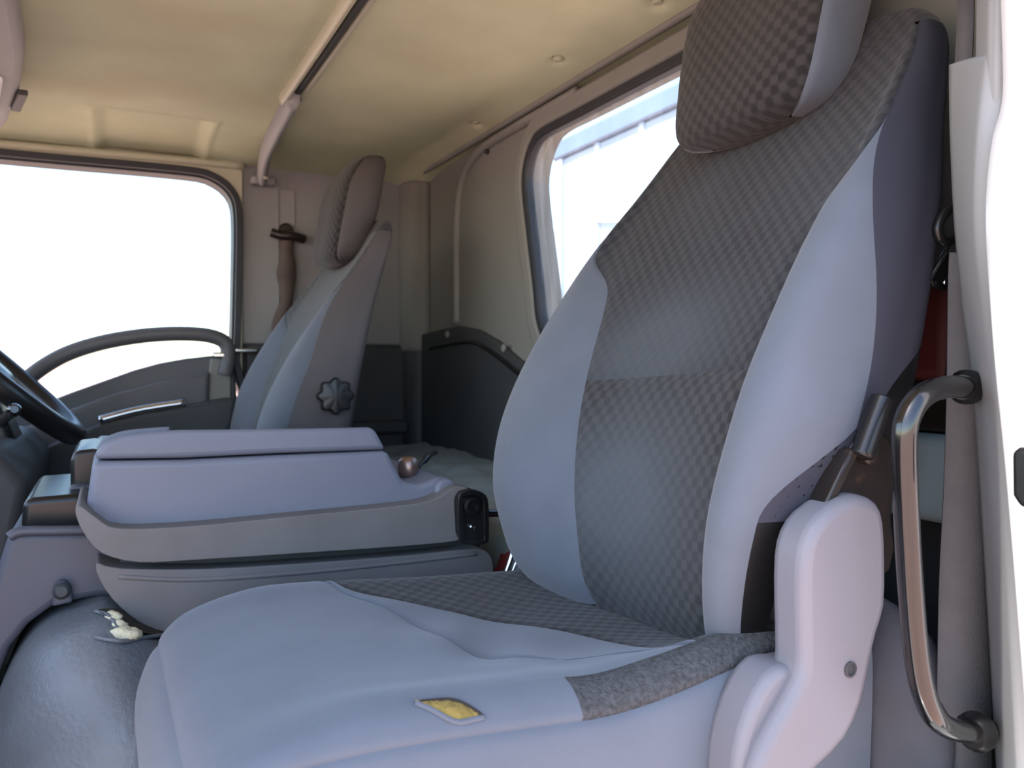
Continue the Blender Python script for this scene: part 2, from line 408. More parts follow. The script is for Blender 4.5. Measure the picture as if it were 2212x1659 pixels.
# roof bow with its grey end cover
bow = thing('roof_bow', 'slim metal roof bow crossing the beige headliner with a grey end cover', 'roof bow')
pb = [(NX+.02, -.318, ceil_z(NX+.02, -.318)-.004)]+[(x, -.312, ceil_z(x, -.31)-.006) for x in np.linspace(.5, 1.66, 12)]
tube('metal_bow', pb, .0145, M['linertrim'], bow, 4, 12, .55)
tube('shadow_gap', [(x, -.333, ceil_z(x, -.33)-.001) for x in np.linspace(.42, 1.66, 14)], .006, M['dark'], bow, 3, 8)
tube('edge_bead', [(x, -.346, ceil_z(x, -.34)-.002) for x in np.linspace(.42, 1.66, 14)], .006, M['linertrim'], bow, 3, 8)
capp = [(1.62, -.325, CZ-.012), (1.80, -.33, CZ-.018), (1.98, -.337, CZ-.025), (2.09, -.345, CZ-.040), (2.155, -.352, CZ-.060)]
capo = tube('end_cover', capp, .027, M['pillar'], bow, 8, 16, .5)
box('cover_lip', (2.145, -.385, CZ-.078), (2.185, -.325, CZ-.058), M['pillar'], bow, .006)
lathe('cover_screw', [(.006, 0), (.006, .003), (.004, .004)], (2.10, -.352, CZ-.071), (-.2, .1, -1), M['linertrim'], capo, 14)

# headliner edge trim along the far door
tr = tube('trim_1', [(FX-.016, y, .494+.006*sstep(.3, -.3, y)) for y in np.linspace(.95, -.31, 16)], .011, M['linertrim'], None, 3, 10); tag(tr, kind='structure')
tr = tube('trim_2', [(x, BY+.012, CZ-.016) for x in np.linspace(2.16, NX+.05, 20)], .007, M['wall'], None, 3, 10); tag(tr, kind='structure')

# far side wall: rear quarter / B-pillar, header and sill around the door aperture
wf = thing('wall_far', None, None, kind='structure')
box('pillar_panel', (FX, -.84, .045), (FX+.05, -.305, CZ-.02), M['pillar'], wf, .006)
box('quarter_panel', (FX+.004, -.84, FLZ), (FX+.05, -.305, .055), M['dark'], wf, .006)
box('door_header', (FX+.005, -.31, .487), (FX+.06, 1.05, CZ+.04), M['linertrim'], wf, .004)
box('front_pillar', (FX, .78, FLZ), (FX+.06, 1.08, CZ+.02), M['pillar'], wf, .01)
box('door_sill', (FX, -.31, FLZ), (FX+.06, .80, FLZ+.10), M['dark'], wf, .006)
# slotted belt adjuster track in the pillar
for y in (-.398, -.440):
    box('track_edge', (FX-.004, y-.002, .15), (FX+.004, y+.002, .455), M['pillar'], wf, .001)
box('track_end', (FX-.004, -.440, .453), (FX+.004, -.398, .457), M['pillar'], wf, .001)
box('dark_waist_trim', (FX-.018, -.80, FLZ+.02), (FX+.01, -.312, .043), M['dark'], wf, .008)
box('waist_ledge', (FX-.05, -.74, -.20), (FX-.01, -.50, -.165), M['dark'], wf, .008)
# rounded corner post where the side wall meets the back wall
prism('corner_post', [(FX-.085, BY-.02), (FX+.01, BY-.02), (FX+.01, BY+.05), (FX-.03, BY+.05), (FX-.07, BY+.03)], 'z', .02, .505, M['wall'], wf, .02, 5)
prism('corner_post_lower', [(FX-.08, BY-.02), (FX+.01, BY-.02), (FX+.01, BY+.045), (FX-.035, BY+.045), (FX-.068, BY+.025)], 'z', FLZ+.02, .04, M['dark'], wf, .015, 4)

# back wall with the rear window opening
wr = thing('wall_rear', None, None, kind='structure')
win = [(1.455, .16), (1.50, .345), (1.498, .40), (1.470, .437), (1.43, .449), (1.30, .449), (.85, .449), (.79, .445), (.755, .42), (.745, .37), (.77, .10), (.80, .05), (.86, .035), (1.36, .035), (1.41, .05), (1.44, .09)]
win = [tuple(p) for p in smooth_path(win, 5, True)]
cw = (1.06, .24)
def grow(loop, c, d):
    out = []; n = len(loop)
    for i in range(n):
        p, q = loop[(i-1) % n], loop[(i+1) % n]; tx, tz = q[0]-p[0], q[1]-p[1]; l = math.hypot(tx, tz)+1e-9
        nx, nz = tz/l, -tx/l
        if nx*(loop[i][0]-c[0])+nz*(loop[i][1]-c[1]) < 0: nx, nz = -nx, -nz
        out.append((loop[i][0]+nx*d, loop[i][1]+nz*d))
    return out
frame('back_panel', [(NX-.02, FLZ), (FX+.03, FLZ), (FX+.03, CZ), (NX-.02, CZ)], grow(win, cw, .016), 'y', BY-.06, BY-.016, M['wall'], wr, 200, cw)
raised = [(.52, .50), (1.72, .505), (1.82, .485), (1.885, .42), (1.90, .30), (1.90, .10), (1.90, -.10), (1.86, -.30), (.52, -.30)]
frame('pressed_panel', raised, grow(win, cw, .045), 'y', BY-.03, BY, M['wall'], wr, 200, cw, bevel=.014)
frame('window_surround', grow(win, cw, .048), grow(win, cw, .014), 'y', BY-.04, BY+.012, M['wall'], wr, 200, cw, bevel=.006)
tube('pressed_bead', [(p[0], BY+.002, p[1]) for p in [(1.30, .497), (1.60, .497), (1.74, .490), (1.825, .46), (1.87, .40), (1.885, .30), (1.885, .20), (1.885, .095)]], .011, M['wall'], wr, 6, 12)
# near rear corner of the cab beside the open door
box('corner_panel', (NX+.02, -.80, FLZ), (NX+.10, BY+.01, CZ), M['wall'], wr, .01)
dk = [at(920, 722, 'y', BY), at(960, 712, 'y', BY), at(1000, 704, 'y', BY), at(1040, 712, 'y', BY), at(1085, 738, 'y', BY), at(1130, 778, 'y', BY), (1.40, BY, -.02), (1.2, BY, -.04)]
prof = [(p[0], p[2]) for p in dk]+[(.44, -.04), (.44, -.60), (2.12, -.60)]
prism('dark_lower_trim', prof, 'y', BY-.01, BY+.014, M['dark'], wr, .006)
bead = [at(925, 752, 'y', BY+.02), at(1000, 738, 'y', BY+.02), at(1045, 750, 'y', BY+.02), at(1130, 815, 'y', BY+.02)]
tube('trim_groove', bead, .0045, M['black'], wr, 8, 10)
for u, v in ((968, 722), (1090, 752)):
    lathe('trim_clip', [(.009, 0), (.009, .004), (.005, .007)], at(u, v, 'y', BY+.014), (0, 1, 0), M['wall'], wr, 14)
lathe('wall_screw', [(.006, 0), (.006, .006), (.003, .009)], at(1055, 328, 'y', BY), (0, 1, 0), M['blackmetal'], wr, 14)

w1 = thing('window_1', None, None, kind='structure')
frame('rubber_seal', grow(win, cw, .018), grow(win, cw, -.002), 'y', BY-.014, BY+.008, M['rubber'], w1, 200, cw, bevel=.004)
gv = [(x, BY-.006, z) for x, z in grow(win, cw, .008)]; gb = [(x, BY-.011, z) for x, z in grow(win, cw, .008)]; n = len(gv)
me = pym(gv+gb, [tuple(range(n)), tuple(range(2*n-1, n-1, -1))]+[(i, (i+1) % n, n+(i+1) % n, n+i) for i in range(n)]); fixn(me)
link('pane', me, M['dirtyglass'], w1, False)

# headliner clips
for cx, cy in ((1.664, -.735), (1.258, -.712), (.992, -.73)):
    c = lathe('headliner_clip', [(.010, .004), (.010, -.001), (.006, -.006)], (cx, cy, CZ+.004), (0, 0, 1), M['linertrim'], ceil, 14)

# ------------------------------------------------------------------ far door
dr = thing('door_1', None, None, kind='structure')
dwin = [(.70, .468), (.20, .466), (-.20, .470), (-.262, .452), (-.288, .40), (-.286, .25), (-.280, .05), (-.276, -.02), (.0, -.10), (.3, -.16), (.70, -.16)]
def yz(pts, x): return [(p[1], p[2]) for p in ats(pts, 'x', x)]
rnd = [tuple(p) for p in smooth_path([(.70, .45), (.66, .468), (.20, .466), (-.16, .468), (-.235, .458), (-.277, .425), (-.290, .37), (-.287, .20), (-.280, .0), (-.270, -.15), (.2, -.20), (.70, -.20)], 5, True)]
frame('door_frame', [(-.306, .489), (.78, .489), (.78, -.26), (-.300, -.26)], grow(rnd, (.2, .13), .012), 'x', FX-.02, FX+.04, M['linertrim'], dr, 200, (.2, .13), bevel=.006)
frame('window_rubber', grow(rnd, (.2, .13), .016), rnd, 'x', FX-.028, FX+.045, M['rubber'], dr, 200, (.2, .13), bevel=.004)
frame('inner_rubber_lip', grow(rnd, (.2, .13), .004), grow(rnd, (.2, .13), -.005), 'x', FX-.01, FX+.05, M['rubber'], dr, 200, (.2, .13))
box('pane', (FX+.018, -.285, -.2), (FX+.023, .70, .468), M['glass'], dr, 0)
XD = 2.17
top = yz([(505, 770), (460, 768), (400, 775), (345, 785), (290, 800), (220, 825), (150, 850), (60, 885)], XD)
prof = top+[(.40, -.17), (.76, -.18), (.76, -.70), (-.285, -.70), (-.288, -.10)]
prism('door_panel', prof, 'x', XD, FX+.02, M['door'], dr, .008)
# sculpted shelf under the sill
prism('panel_step', yz([(455, 800), (350, 822), (250, 848), (150, 885), (60, 920)], XD-.02)+[(.4, -.2), (.4, -.40), (-.20, -.40)], 'x', XD-.03, XD+.01, M['door'], dr, .014, 4)
prism('pale_inset', yz([(455, 775), (500, 775), (500, 862), (450, 872), (445, 850)], XD-.015), 'x', XD-.015, XD+.01, M['wall'], dr, .005)
# loop-shaped pull rail above the sill
arch = ats([(40, 835), (90, 795), (150, 762), (230, 738), (320, 724), (400, 721), (455, 726), (487, 742), (492, 775), (485, 810)], 'x', XD-.02)
tube('pull_rail', arch, .018, M['door'], dr, 8, 14, 1.0)
# armrest, with a bright strip standing in for its top highlight
arm = yz([(505, 862), (495, 860), (390, 878), (300, 893), (215, 915), (140, 945), (60, 985)], 2.10)
prof = arm+[(.35, -.27), (.35, -.33), (.1, -.30), (-.05, -.245), (-.20, -.205), (-.25, -.185), (-.262, -.15)]
a_ = prism('armrest', prof, 'x', 2.06, XD+.01, M['dark'], dr, .018, 5)
tube('armrest_highlight', [(2.072, p[0], p[1]+.004) for p in yz([(400, 874), (300, 890), (215, 912)], 2.07)], .0105, M['chrome'], a_, 6, 10)
# latch catch at the edge of the door
lk = box('latch', (XD-.03, -.335, .022), (XD+.0, -.280, .032), M['chrome'], dr, .003); 
lathe('latch_pin', [(.005, 0), (.005, .03), (.003, .032)], (XD-.012, -.262, .022), (0, 0, 1), M['chrome'], dr, 12)
box('latch_tongue', (XD-.034, -.270, .008), (XD-.008, -.225, .022), M['chrome'], dr, .004)

# far seat belt on the B-pillar
sb = thing('seat_belt', 'brown seat belt hanging from its anchor on the far door pillar', 'seat belt')
lathe('anchor_bolt', [(.018, 0), (.018, .016), (.012, .022)], (FX-.002, -.416, .345), (-1, 0, 0), M['blackmetal'], sb, 20)
tube('anchor_loop', [(FX-.022, -.378, .335), (FX-.028, -.40, .328), (FX-.03, -.43, .328), (FX-.024, -.462, .322)], .012, M['blackmetal'], sb, 6, 12)
bp_ = [(-.418, .325), (-.417, .28), (-.414, .24), (-.416, .20), (-.412, .15), (-.402, .10), (-.392, .02)]
fr_ = []
for k, (y, z) in enumerate(smooth_path(bp_, 6)):
    tw = .021-.004*math.sin(k*.35); xx = FX-.028+.006*math.sin(k*.5)
    fr_.append([(xx, y+tw, z), (xx-.004, y, z), (xx, y-tw, z)])
b_ = sheet('webbing', fr_, M['beltb'], sb); so = b_.modifiers.new('solid', 'SOLIDIFY'); so.thickness = .002

# ------------------------------------------------------------------ seats
def make_seat(root, xc, y0, z0, k, cush_dx=0., rec=0., flank=None, hem=False, cloth=None):
    """bucket seat: y0/z0 = front of the backrest at the cushion, k = how far the near side rides up"""
    sh = lambda x: k*(xc-x)
    # ---- backrest levels: height, half width, centre front, bolster, back, seam
    LV = [(-.03, .195, -.012, .012, -.120), (.0, .212, .0, .024, -.130), (.05, .232, .004, .034, -.138), (.10, .250, .0, .042, -.143),
          (.16, .262, -.014, .044, -.152), (.22, .262, -.036, .043, -.164), (.29, .254, -.070, .039, -.180), (.36, .238, -.108, .031, -.199), (.42, .220, -.143, .021, -.219),
          (.46, .209, -.168, .013, -.233), (.50, .200, -.193, .007, -.247), (.53, .192, -.211, .003, -.258), (.555, .180, -.226, .0, -.265), (.575, .162, -.239, 0, -.267), (.588, .136, -.249, 0, -.265), (.594, .10, -.255, 0, -.261)]
    fsF = cr([-.03, .0, .06, .15, .24, .315, .39, .42, .60], [.30, .28, .27, .33, .44, .57, .80, .83, .83])
    fsN = cr([-.03, .0, .08, .15, .24, .36, .40, .60], [.70, .70, .68, .66, .66, .70, .80, .83]) if hem else fsF
    nsc = cr([-.03, .1, .2, .3, .4, .6], [.97, .93, .93, .96, 1., 1.]) if hem else (lambda t: 1.0)
    T = [l[0] for l in LV]; fw, fc, fb, fk = [cr(T, [l[i] for l in LV]) for i in range(1, 5)]
    def ringpt(p, t):
        w, yc, b, yb, s = fw(t), fc(t)+rec*t, fb(t), fk(t)+rec*t, (fsF(t) if p >= 0 else fsN(t))
        if p < 0: w *= nsc(t)
        th = yc-yb
        cp = [(0, yc-.004), (.5*s*w, yc-.002), (s*w, yc+.25*b), ((s+1)/2*w, yc+b), (.955*w, yc+.72*b), (w, yc-.16*th), (w, yc-.55*th), (.955*w, yb+.10*th), (.7*w, yb), (0, yb)]
        sg = 1 if p >= 0 else -1; a = min(abs(p), 8.9999); i = int(a); f = a-i
        P = lambda j: cp[j] if 0 <= j <= 9 else ((-cp[1][0], cp[1][1]) if j < 0 else (-cp[8][0], cp[8][1]))
        p0, p1, p2, p3 = P(i-1), P(i), P(i+1), P(i+2)
        q = [.5*(2*p1[m]+(-p0[m]+p2[m])*f+(2*p0[m]-5*p1[m]+4*p2[m]-p3[m])*f*f+(-p0[m]+3*p1[m]-3*p2[m]+p3[m])*f**3) for m in (0, 1)]
        x = xc+sg*q[0]
        return (x, y0+q[1], z0+t+sh(x))
    pl = lambda t: 2.0+2.0*sstep(.33, .445, t)**1.4
    def patch(name, m, t0, t1, nt, pa, pb, np_, seams, depth=.0035):
        ts = np.linspace(t0, t1, nt); G = []; U = []
        for t in ts:
            a, b = pa(t), pb(t); row = [ringpt(a+(b-a)*i/(np_-1), t) for i in range(np_)]
            G.append(row)
            arc = np.concatenate([[0], np.cumsum(np.linalg.norm(np.diff(np.array(row), axis=0), axis=1))]); mid = float(np.interp(0, [a+(b-a)*i/(np_-1) for i in range(np_)], arc))
            U.append([(c-mid, t*1.06) for c in arc])
        return sheet(name, G, m, root, U, seams, depth, flip=False)
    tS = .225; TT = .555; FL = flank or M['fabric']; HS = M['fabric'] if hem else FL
    hm = (lambda t: 4.25+1.9*sstep(.10, .215, t)) if hem else (lambda t: 4.6)
    ps = (lambda t: 5.5-1.5*sstep(.2, .445, t)) if hem else (lambda t: 4.6-.6*sstep(.25, .445, t))
    psF = lambda t: 4.6-.6*sstep(.25, .445, t)
    patch('backrest_lower_panel', cloth or M['check_worn'], -.03, tS, 40, lambda t: -pl(t), pl, 40, ('i1', 'j0', 'j1'))
    patch('backrest_upper_panel', cloth or M['check'], tS, TT, 60, lambda t: -pl(t), pl, 44, ('i0', 'j0', 'j1'))
    patch('backrest_bolster', M['fabric'], -.03, .445, 60, pl, psF, 22, ('j0',))
    patch('backrest_bolster', M['fabric'], -.03, .445, 60, lambda t: -min(hm(t), ps(t)), lambda t: -pl(t), 26, ('j1',))
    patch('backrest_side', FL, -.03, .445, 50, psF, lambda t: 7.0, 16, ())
    if hem:
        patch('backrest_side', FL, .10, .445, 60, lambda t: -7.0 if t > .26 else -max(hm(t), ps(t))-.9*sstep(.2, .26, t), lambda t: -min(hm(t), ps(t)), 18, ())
        patch('side_gap_lining', M['black'], -.03, .262, 40, lambda t: -7.0, lambda t: -max(hm(t), 4.25)-.9*sstep(.2, .26, t), 12, ())
    else:
        patch('backrest_side', FL, -.03, .445, 50, lambda t: -7.0, lambda t: -psF(t), 16, ())
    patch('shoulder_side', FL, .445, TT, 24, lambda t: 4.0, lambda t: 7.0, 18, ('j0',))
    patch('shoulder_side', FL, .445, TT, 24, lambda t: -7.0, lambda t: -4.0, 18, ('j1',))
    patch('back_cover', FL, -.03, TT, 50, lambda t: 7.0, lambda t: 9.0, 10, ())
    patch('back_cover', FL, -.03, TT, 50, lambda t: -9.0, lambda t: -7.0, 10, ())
    # rounded top cap in the check cloth
    G = [[ringpt(-9+18*i/71, t) for i in range(72)] for t in np.linspace(TT, .594, 9)]
    c = np.mean(np.array(G[-1]), axis=0); G += [[tuple(np.array(p)*(1-f)+c*f) for p in G[-1]] for f in (.5, 1.)]
    U = [[(p[0]-xc, p[2]-z0+.02) for p in r] for r in G]
    sheet('shoulder_top', G, M['check'], root, U)
    # ---- headrest: leaning block, check front, plain shell
    HL = [(.0, .062, -.022, .040), (.004, .084, -.008, .060), (.014, .099, .002, .078), (.035, .109, .006, .092), (.08, .114, .004, .100), (.13, .117, .0, .104), (.18, .117, -.008, .100), (.215, .109, -.026, .086), (.236, .090, -.046, .062), (.244, .060, -.062, .042)]
    ht = [l[0] for l in HL]; hw, hf, hd = [cr(ht, [l[i] for l in HL]) for i in (1, 2, 3)]
    hz, hy = .490, -.142+rec*.55
    def hp(p, t):
        """p -4..4: 0 front centre, +-1 front corner, +-3 rear corner"""
        w, fy, d = hw(t), hf(t), hd(t)
        cp = [(0, fy), (.55*w, fy-.001), (.93*w, fy-.012), (1.02*w, fy-.35*d), (.98*w, fy-.75*d), (.75*w, fy-d), (0, fy-d)]
        sg = 1 if p >= 0 else -1; a = min(abs(p), 5.9999); i = int(a); f = a-i
        P = lambda j: cp[j] if 0 <= j <= 6 else ((-cp[1][0], cp[1][1]) if j < 0 else (-cp[5][0], cp[5][1]))
        p0, p1, p2, p3 = P(i-1), P(i), P(i+1), P(i+2)
        q = [.5*(2*p1[m]+(-p0[m]+p2[m])*f+(2*p0[m]-5*p1[m]+4*p2[m]-p3[m])*f*f+(-p0[m]+3*p1[m]-3*p2[m]+p3[m])*f**3) for m in (0, 1)]
        lean = .10; yy = q[1]-t*lean; x = xc+sg*q[0]
        return (x, y0+hy+yy, z0+hz+t-q[1]*.12+sh(x))
    def hpatch(name, m, a, b, n_, seams):
        G = [[hp(a+(b-a)*i/(n_-1), t) for i in range(n_)] for t in np.linspace(0, .244, 44)]
        U = [[(p[0]-xc, p[2]-z0) for p in r] for r in G]
        sheet(name, G, m, root, U, seams, .003)
    hpatch('headrest_front', M['check_dark'], -2.3, 2.3, 34, ('j0', 'j1'))
    hpatch('headrest_side', HS, 2.3, 6, 20, ('j0',)); hpatch('headrest_side', HS, -6, -2.3, 20, ('j1',))
    for nm, t, mm in (('headrest_base', 0, M['check_dark']), ('headrest_crown', .244, M['check_dark'])):
        ring = [hp(-6+12*i/47, t) for i in range(48)]; c = tuple(np.mean(np.array(ring), axis=0))
        G = [[tuple(np.array(p)*(1-f)+np.array(c)*f+np.array((0, 0, (-.004 if t == 0 else .004)*math.sin(f*1.57)))) for p in ring] for f in np.linspace(0, 1, 6)]
        U = [[(p[0]-xc, p[1]) for p in r] for r in G]
        sheet(nm, G, mm, root, U, flip=(t == 0))
    # posts joining headrest to backrest
    for dx in (-.05, .05):
        tube('headrest_post', [(xc+dx, y0-.225+rec*.5, z0+.55), (xc+dx, y0-.225+rec*.5, z0+.57), (xc+dx, y0-.235+rec*.5, z0+.63)], .006, M['black'], root, 3, 10)
    # ---- cushion
    if True:
        xq = xc+cush_dx
        yo = y0+.47        # shift relative to the near seat layout
        CL = [(-.60, -.60, -.275, .225), (-.53, -.53, -.272, .232), (-.45, -.45, -.268, .236), (-.33, -.33, -.262, .238), (-.20, -.20, -.252, .238), (-.12, -.12, -.250, .234), (-.07, -.07, -.256, .226),
              (-.035, -.046, -.270, .214), (-.01, -.030, -.292, .200), (.02, -.018, -.325, .188), (.06, -.018, -.365, .180), (.10, -.028, -.41, .174)]
        tt = [c[0] for c in CL]; cy, cz, cww = [cr(tt, [c[i] for c in CL]) for i in (1, 2, 3)]
        dzz = z0+.24
        def cpnt(p, t):
            yy, zt, w = cy(t), cz(t), cww(t); zb = -.43
            bl = .014*(1-sstep(-.16, -.04, t))
            sag = .010*math.exp(-((t+.36)/.10)**2)
            cpx = [0, .30*w, .62*w, .84*w, .955*w, 1.0*w, 1.0*w, .98*w]
            hh = zt-zb
            cpz = [zt-sag, zt-.8*sag, zt+.35*bl, zt+.95*bl, zt+.35*bl-.006, zt-.20*hh, zt-.6*hh, zb]
            a = min(abs(p), 6.9999); i = int(a); f = a-i
            g_ = lambda arr, j: arr[j] if 0 <= j <= 7 else (arr[1] if j < 0 else arr[7])
            def c4(arr, odd):
                A = [g_(arr, j) for j in (i-1, i, i+1, i+2)]
                if odd and i == 0: A[0] = -arr[1]
                return .5*(2*A[1]+(-A[0]+A[2])*f+(2*A[0]-5*A[1]+4*A[2]-A[3])*f*f+(-A[0]+3*A[1]-3*A[2]+A[3])*f**3)
            x = xq+(1 if p >= 0 else -1)*c4(cpx, True); z = c4(cpz, False)
            if hem and p < 0: z += .034*sstep(-.30, -.54, t)*sstep(1.5, 3.6, abs(p))*(1-sstep(5, 7, abs(p)))
            # shallow cloth wrinkles across the insert
            if abs(p) < 3.2 and t < 0: z += .0036*math.sin(62*(yy+.35*(x-xq))+2*math.sin(9*(x-xq)))*math.exp(-((t+.31)/.06)**2)*math.exp(-((x-xq+.06)/.12)**2)
            return (x, yo+yy, z+dzz+k*(xq-x))
        xa = lambda p: cpnt(p, -.3)[0]
        A_ = cr([xq-.24, xq-.145, xq-.115, xq-.03, xq+.11, xq+.17, xq+.24], [-.42, -.405, -.325, -.288, -.262, -.228, -.215])
        B_ = cr([xq-.24, xq-.145, xq-.03, xq+.04, xq+.11, xq+.17, xq+.24], [-.42, -.425, -.412, -.372, -.305, -.235, -.218])
        def cpatch(name, m, p0, p1, n_, ta, tb, nt, seams):
            G = []
            for i in range(nt):
                row = []
                for j in range(n_):
                    p = p0+(p1-p0)*j/(n_-1); a, b = ta(xa(p)), tb(xa(p)); row.append(cpnt(p, a+(b-a)*i/(nt-1)))
                G.append(row)
            U = [[(q[0], q[1]) for q in r] for r in G]
            return sheet(name, G, m, root, U, seams, .003, flip=True)
        K = lambda v: (lambda x: v)
        cpatch('cushion_rear_panel', M['check_dark'], -3.1, 4.2, 50, K(-.60), lambda x: B_(x)-.0005, 40, ('i1',))
        cpatch('cushion_insert', M['fabric'], -3.1, 4.2, 60, B_, lambda x: max(A_(x), B_(x)+.0004), 24, ('i1',))
        cpatch('cushion_front_panel', M['fabric'], -3.1, 4.2, 60, lambda x: max(A_(x), B_(x)+.0004), K(-.022), 44, ('i0', 'i1'))
        # near edge: tweed strip at the rear, plain cloth in front
        sA = lambda x: -.298
        cpatch('edge_strip', M['strip'], -4.35, -3.1, 16, K(-.60), sA, 40, ('j0',))
        cpatch('edge_cloth', M['fabric'], -4.35, -3.1, 16, sA, K(-.022), 36, ('i1', 'j0'))
        cpatch('side_cloth', M['fabric'], -7, -4.35, 26, K(-.60), K(-.022), 70, ('i1', 'j1'))
        cpatch('side_cloth', M['fabric'], 4.2, 7, 26, K(-.60), K(-.022), 70, ('i1',))
        cpatch('front_fascia', M['fabric'], -7, 7, 90, K(-.022), K(.10), 26, ('i0',))
        box('seat_pan', (xq-.20, yo-.56, dzz-.50), (xq+.20, yo-.06, dzz-.40), M['black'], root, .01)
        box('seat_riser', (xq-.17, yo-.50, FLZ), (xq+.17, yo-.12, dzz-.48), M['dark'], root, .01)
        return cpnt
    return None

near = thing('passenger_seat', 'large grey bucket seat with check cloth panels nearest the open door', 'seat')
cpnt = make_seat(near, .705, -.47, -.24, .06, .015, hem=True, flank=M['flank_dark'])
far = thing('driver_seat', 'grey bucket seat with a round black side knob beside the far door', 'seat')
make_seat(far, 1.87, -.300, -.275, .0, .0, rec=.02, flank=M['flank'], cloth=M['check_pale'])
# lumbar knob on the flank of the far seat
kn = lathe('adjuster_knob', [(.022, 0), (.033, .004), (.034, .020), (.030, .026), (.012, .028)], (1.606, -.397, -.070), (-1, .05, .05), M['black'], far, 64, 8, .10)

# torn hole in the near cushion with yellow foam showing
hole = thing('x', None, None); bpy.data.objects.remove(hole)
def cpx_at(u, v, z=-.245): return at(u, v, 'z', z)
def on_cushion(x, y):
    """surface point of the near cushion top at plan position x,y"""
    lo, hi = -4.6, 4.6
    t = y-0.0
    for _ in range(40):
        mid = (lo+hi)/2
        if cpnt(mid, t)[0] < x: lo = mid
        else: hi = mid
    return cpnt(lo, t)
cxh, cyh = .499, -.200
G = []
ax_ = np.array((.030, -.050)); L_ = np.linalg.norm(ax_); ux = np.array((-.30, -.95)); vx = np.array((-.95, .30))
def tear_pt(a, f):
    s = a; hw_ = .0048*(1-s*s)*(1+.15*math.sin(4*s+1))
    q = np.array((cxh, cyh))+ux*s*.023+vx*f*hw_
    return on_cushion(q[0], q[1])
for i in range(17):
    s = -1+2*i/16
    G.append([tuple(np.array(tear_pt(s*.999, f))+np.array((0, 0, .0012+.0015*(1-f*f)*(1+.5*math.sin(17*s+6*f))))) for f in np.linspace(-1, 1, 7)])
sheet('torn_foam', G, M['foam'], near)
lip = [tuple(np.array(tear_pt(s, 1.15))+np.array((0, 0, .0015))) for s in np.linspace(-.99, .99, 14)]
tube('torn_lip', lip, .0018, M['fabric'], near, 2, 8)
lip = [tuple(np.array(tear_pt(s, -1.05))+np.array((0, 0, .001))) for s in np.linspace(-.99, .99, 14)]
tube('torn_edge', lip, .0016, M['tear'], near, 2, 8)

# recliner mechanism of the near seat
XO = .437
cov = [(1737, 1220), (1750, 1160), (1780, 1115), (1830, 1080), (1870, 1071), (1903, 1088), (1917, 1130), (1921, 1220), (1919, 1310), (1902, 1370), (1888, 1430), (1868, 1520), (1832, 1600), (1770, 1665), (1700, 1730), (1640, 1760), (1625, 1700), (1650, 1620), (1690, 1545), (1728, 1475), (1738, 1430), (1736, 1320)]
rcov = prism('recliner_cover', proj(ats(cov, 'x', XO), 'x'), 'x', XO, XO+.035, M['plastic'], near, .009, 4, 2, 50)
cov2 = [(1680, 1448), (1725, 1440), (1800, 1440), (1800, 1600), (1700, 1760), (1600, 1760), (1592, 1680), (1605, 1590), (1640, 1500)]
prism('recliner_cover_base', proj(ats(cov2, 'x', XO+.012), 'x'), 'x', XO+.012, XO+.05, M['plastic'], near, .008, 4, 2, 50)
lathe('screw_hole_shade', [(.0062, 0), (.0062, .0012), (.0045, .0014), (.0042, -.002)], at(1836, 1446, 'x', XO-.0002), (-1, 0, 0), M['dark'], rcov, 20)  # dark disc painted for the shade inside the screw hole
br = [(1715, 1215), (1722, 1180), (1765, 1110), (1845, 955), (1885, 925), (1925, 945), (1938, 1000), (1930, 1120), (1925, 1240), (1740, 1260)]
prism('recliner_bracket', proj(ats(br, 'x', XO+.022), 'x'), 'x', XO+.022, XO+.045, M['blackmetal'], near, .005, 3, 2, 50)
prism('bracket_rim', proj(ats([(1735, 1215), (1745, 1165), (1790, 1075), (1840, 975), (1856, 985), (1800, 1095), (1765, 1160), (1752, 1215)], 'x', XO+.012), 'x'), 'x', XO+.012, XO+.03, M['blackmetal'], near, .004, 3, 2)
tube('recliner_lever', ats([(1862, 985), (1872, 955), (1890, 905), (1902, 872), (1908, 862)], 'x', XO+.012), [.0085]*1+[.0095]*31+[.006], M['black'], near, 8, 14) if False else \
    link('recliner_lever', tube_mesh(smooth_path(ats([(1860, 988), (1870, 960), (1890, 905), (1903, 870), (1908, 856)], 'x', XO+.010), 6), [.006, .0085, .009]+[.009]*19+[.0075, .006, .003], 14), M['black'], near)
lathe('lever_pivot', [(.010, 0), (.010, .010), (.006, .013)], at(1862, 975, 'x', XO+.022), (-1, 0, 0), M['blackmetal'], near, 18)
# black gap skirt between side bolster and cover
prism('side_skirt', proj(ats([(1680, 1355), (1685, 1240), (1700, 1130), (1760, 1080), (1790, 1200), (1750, 1365)], 'x', XO+.05), 'x'), 'x', XO+.05, XO+.075, M['black'], near, .006, 3)
lathe('recliner_pivot', [(.020, 0), (.020, .012), (.014, .016)], at(1590, 1620, 'x', XO+.04), (-1, 0, 0), M['black'], near, 24)

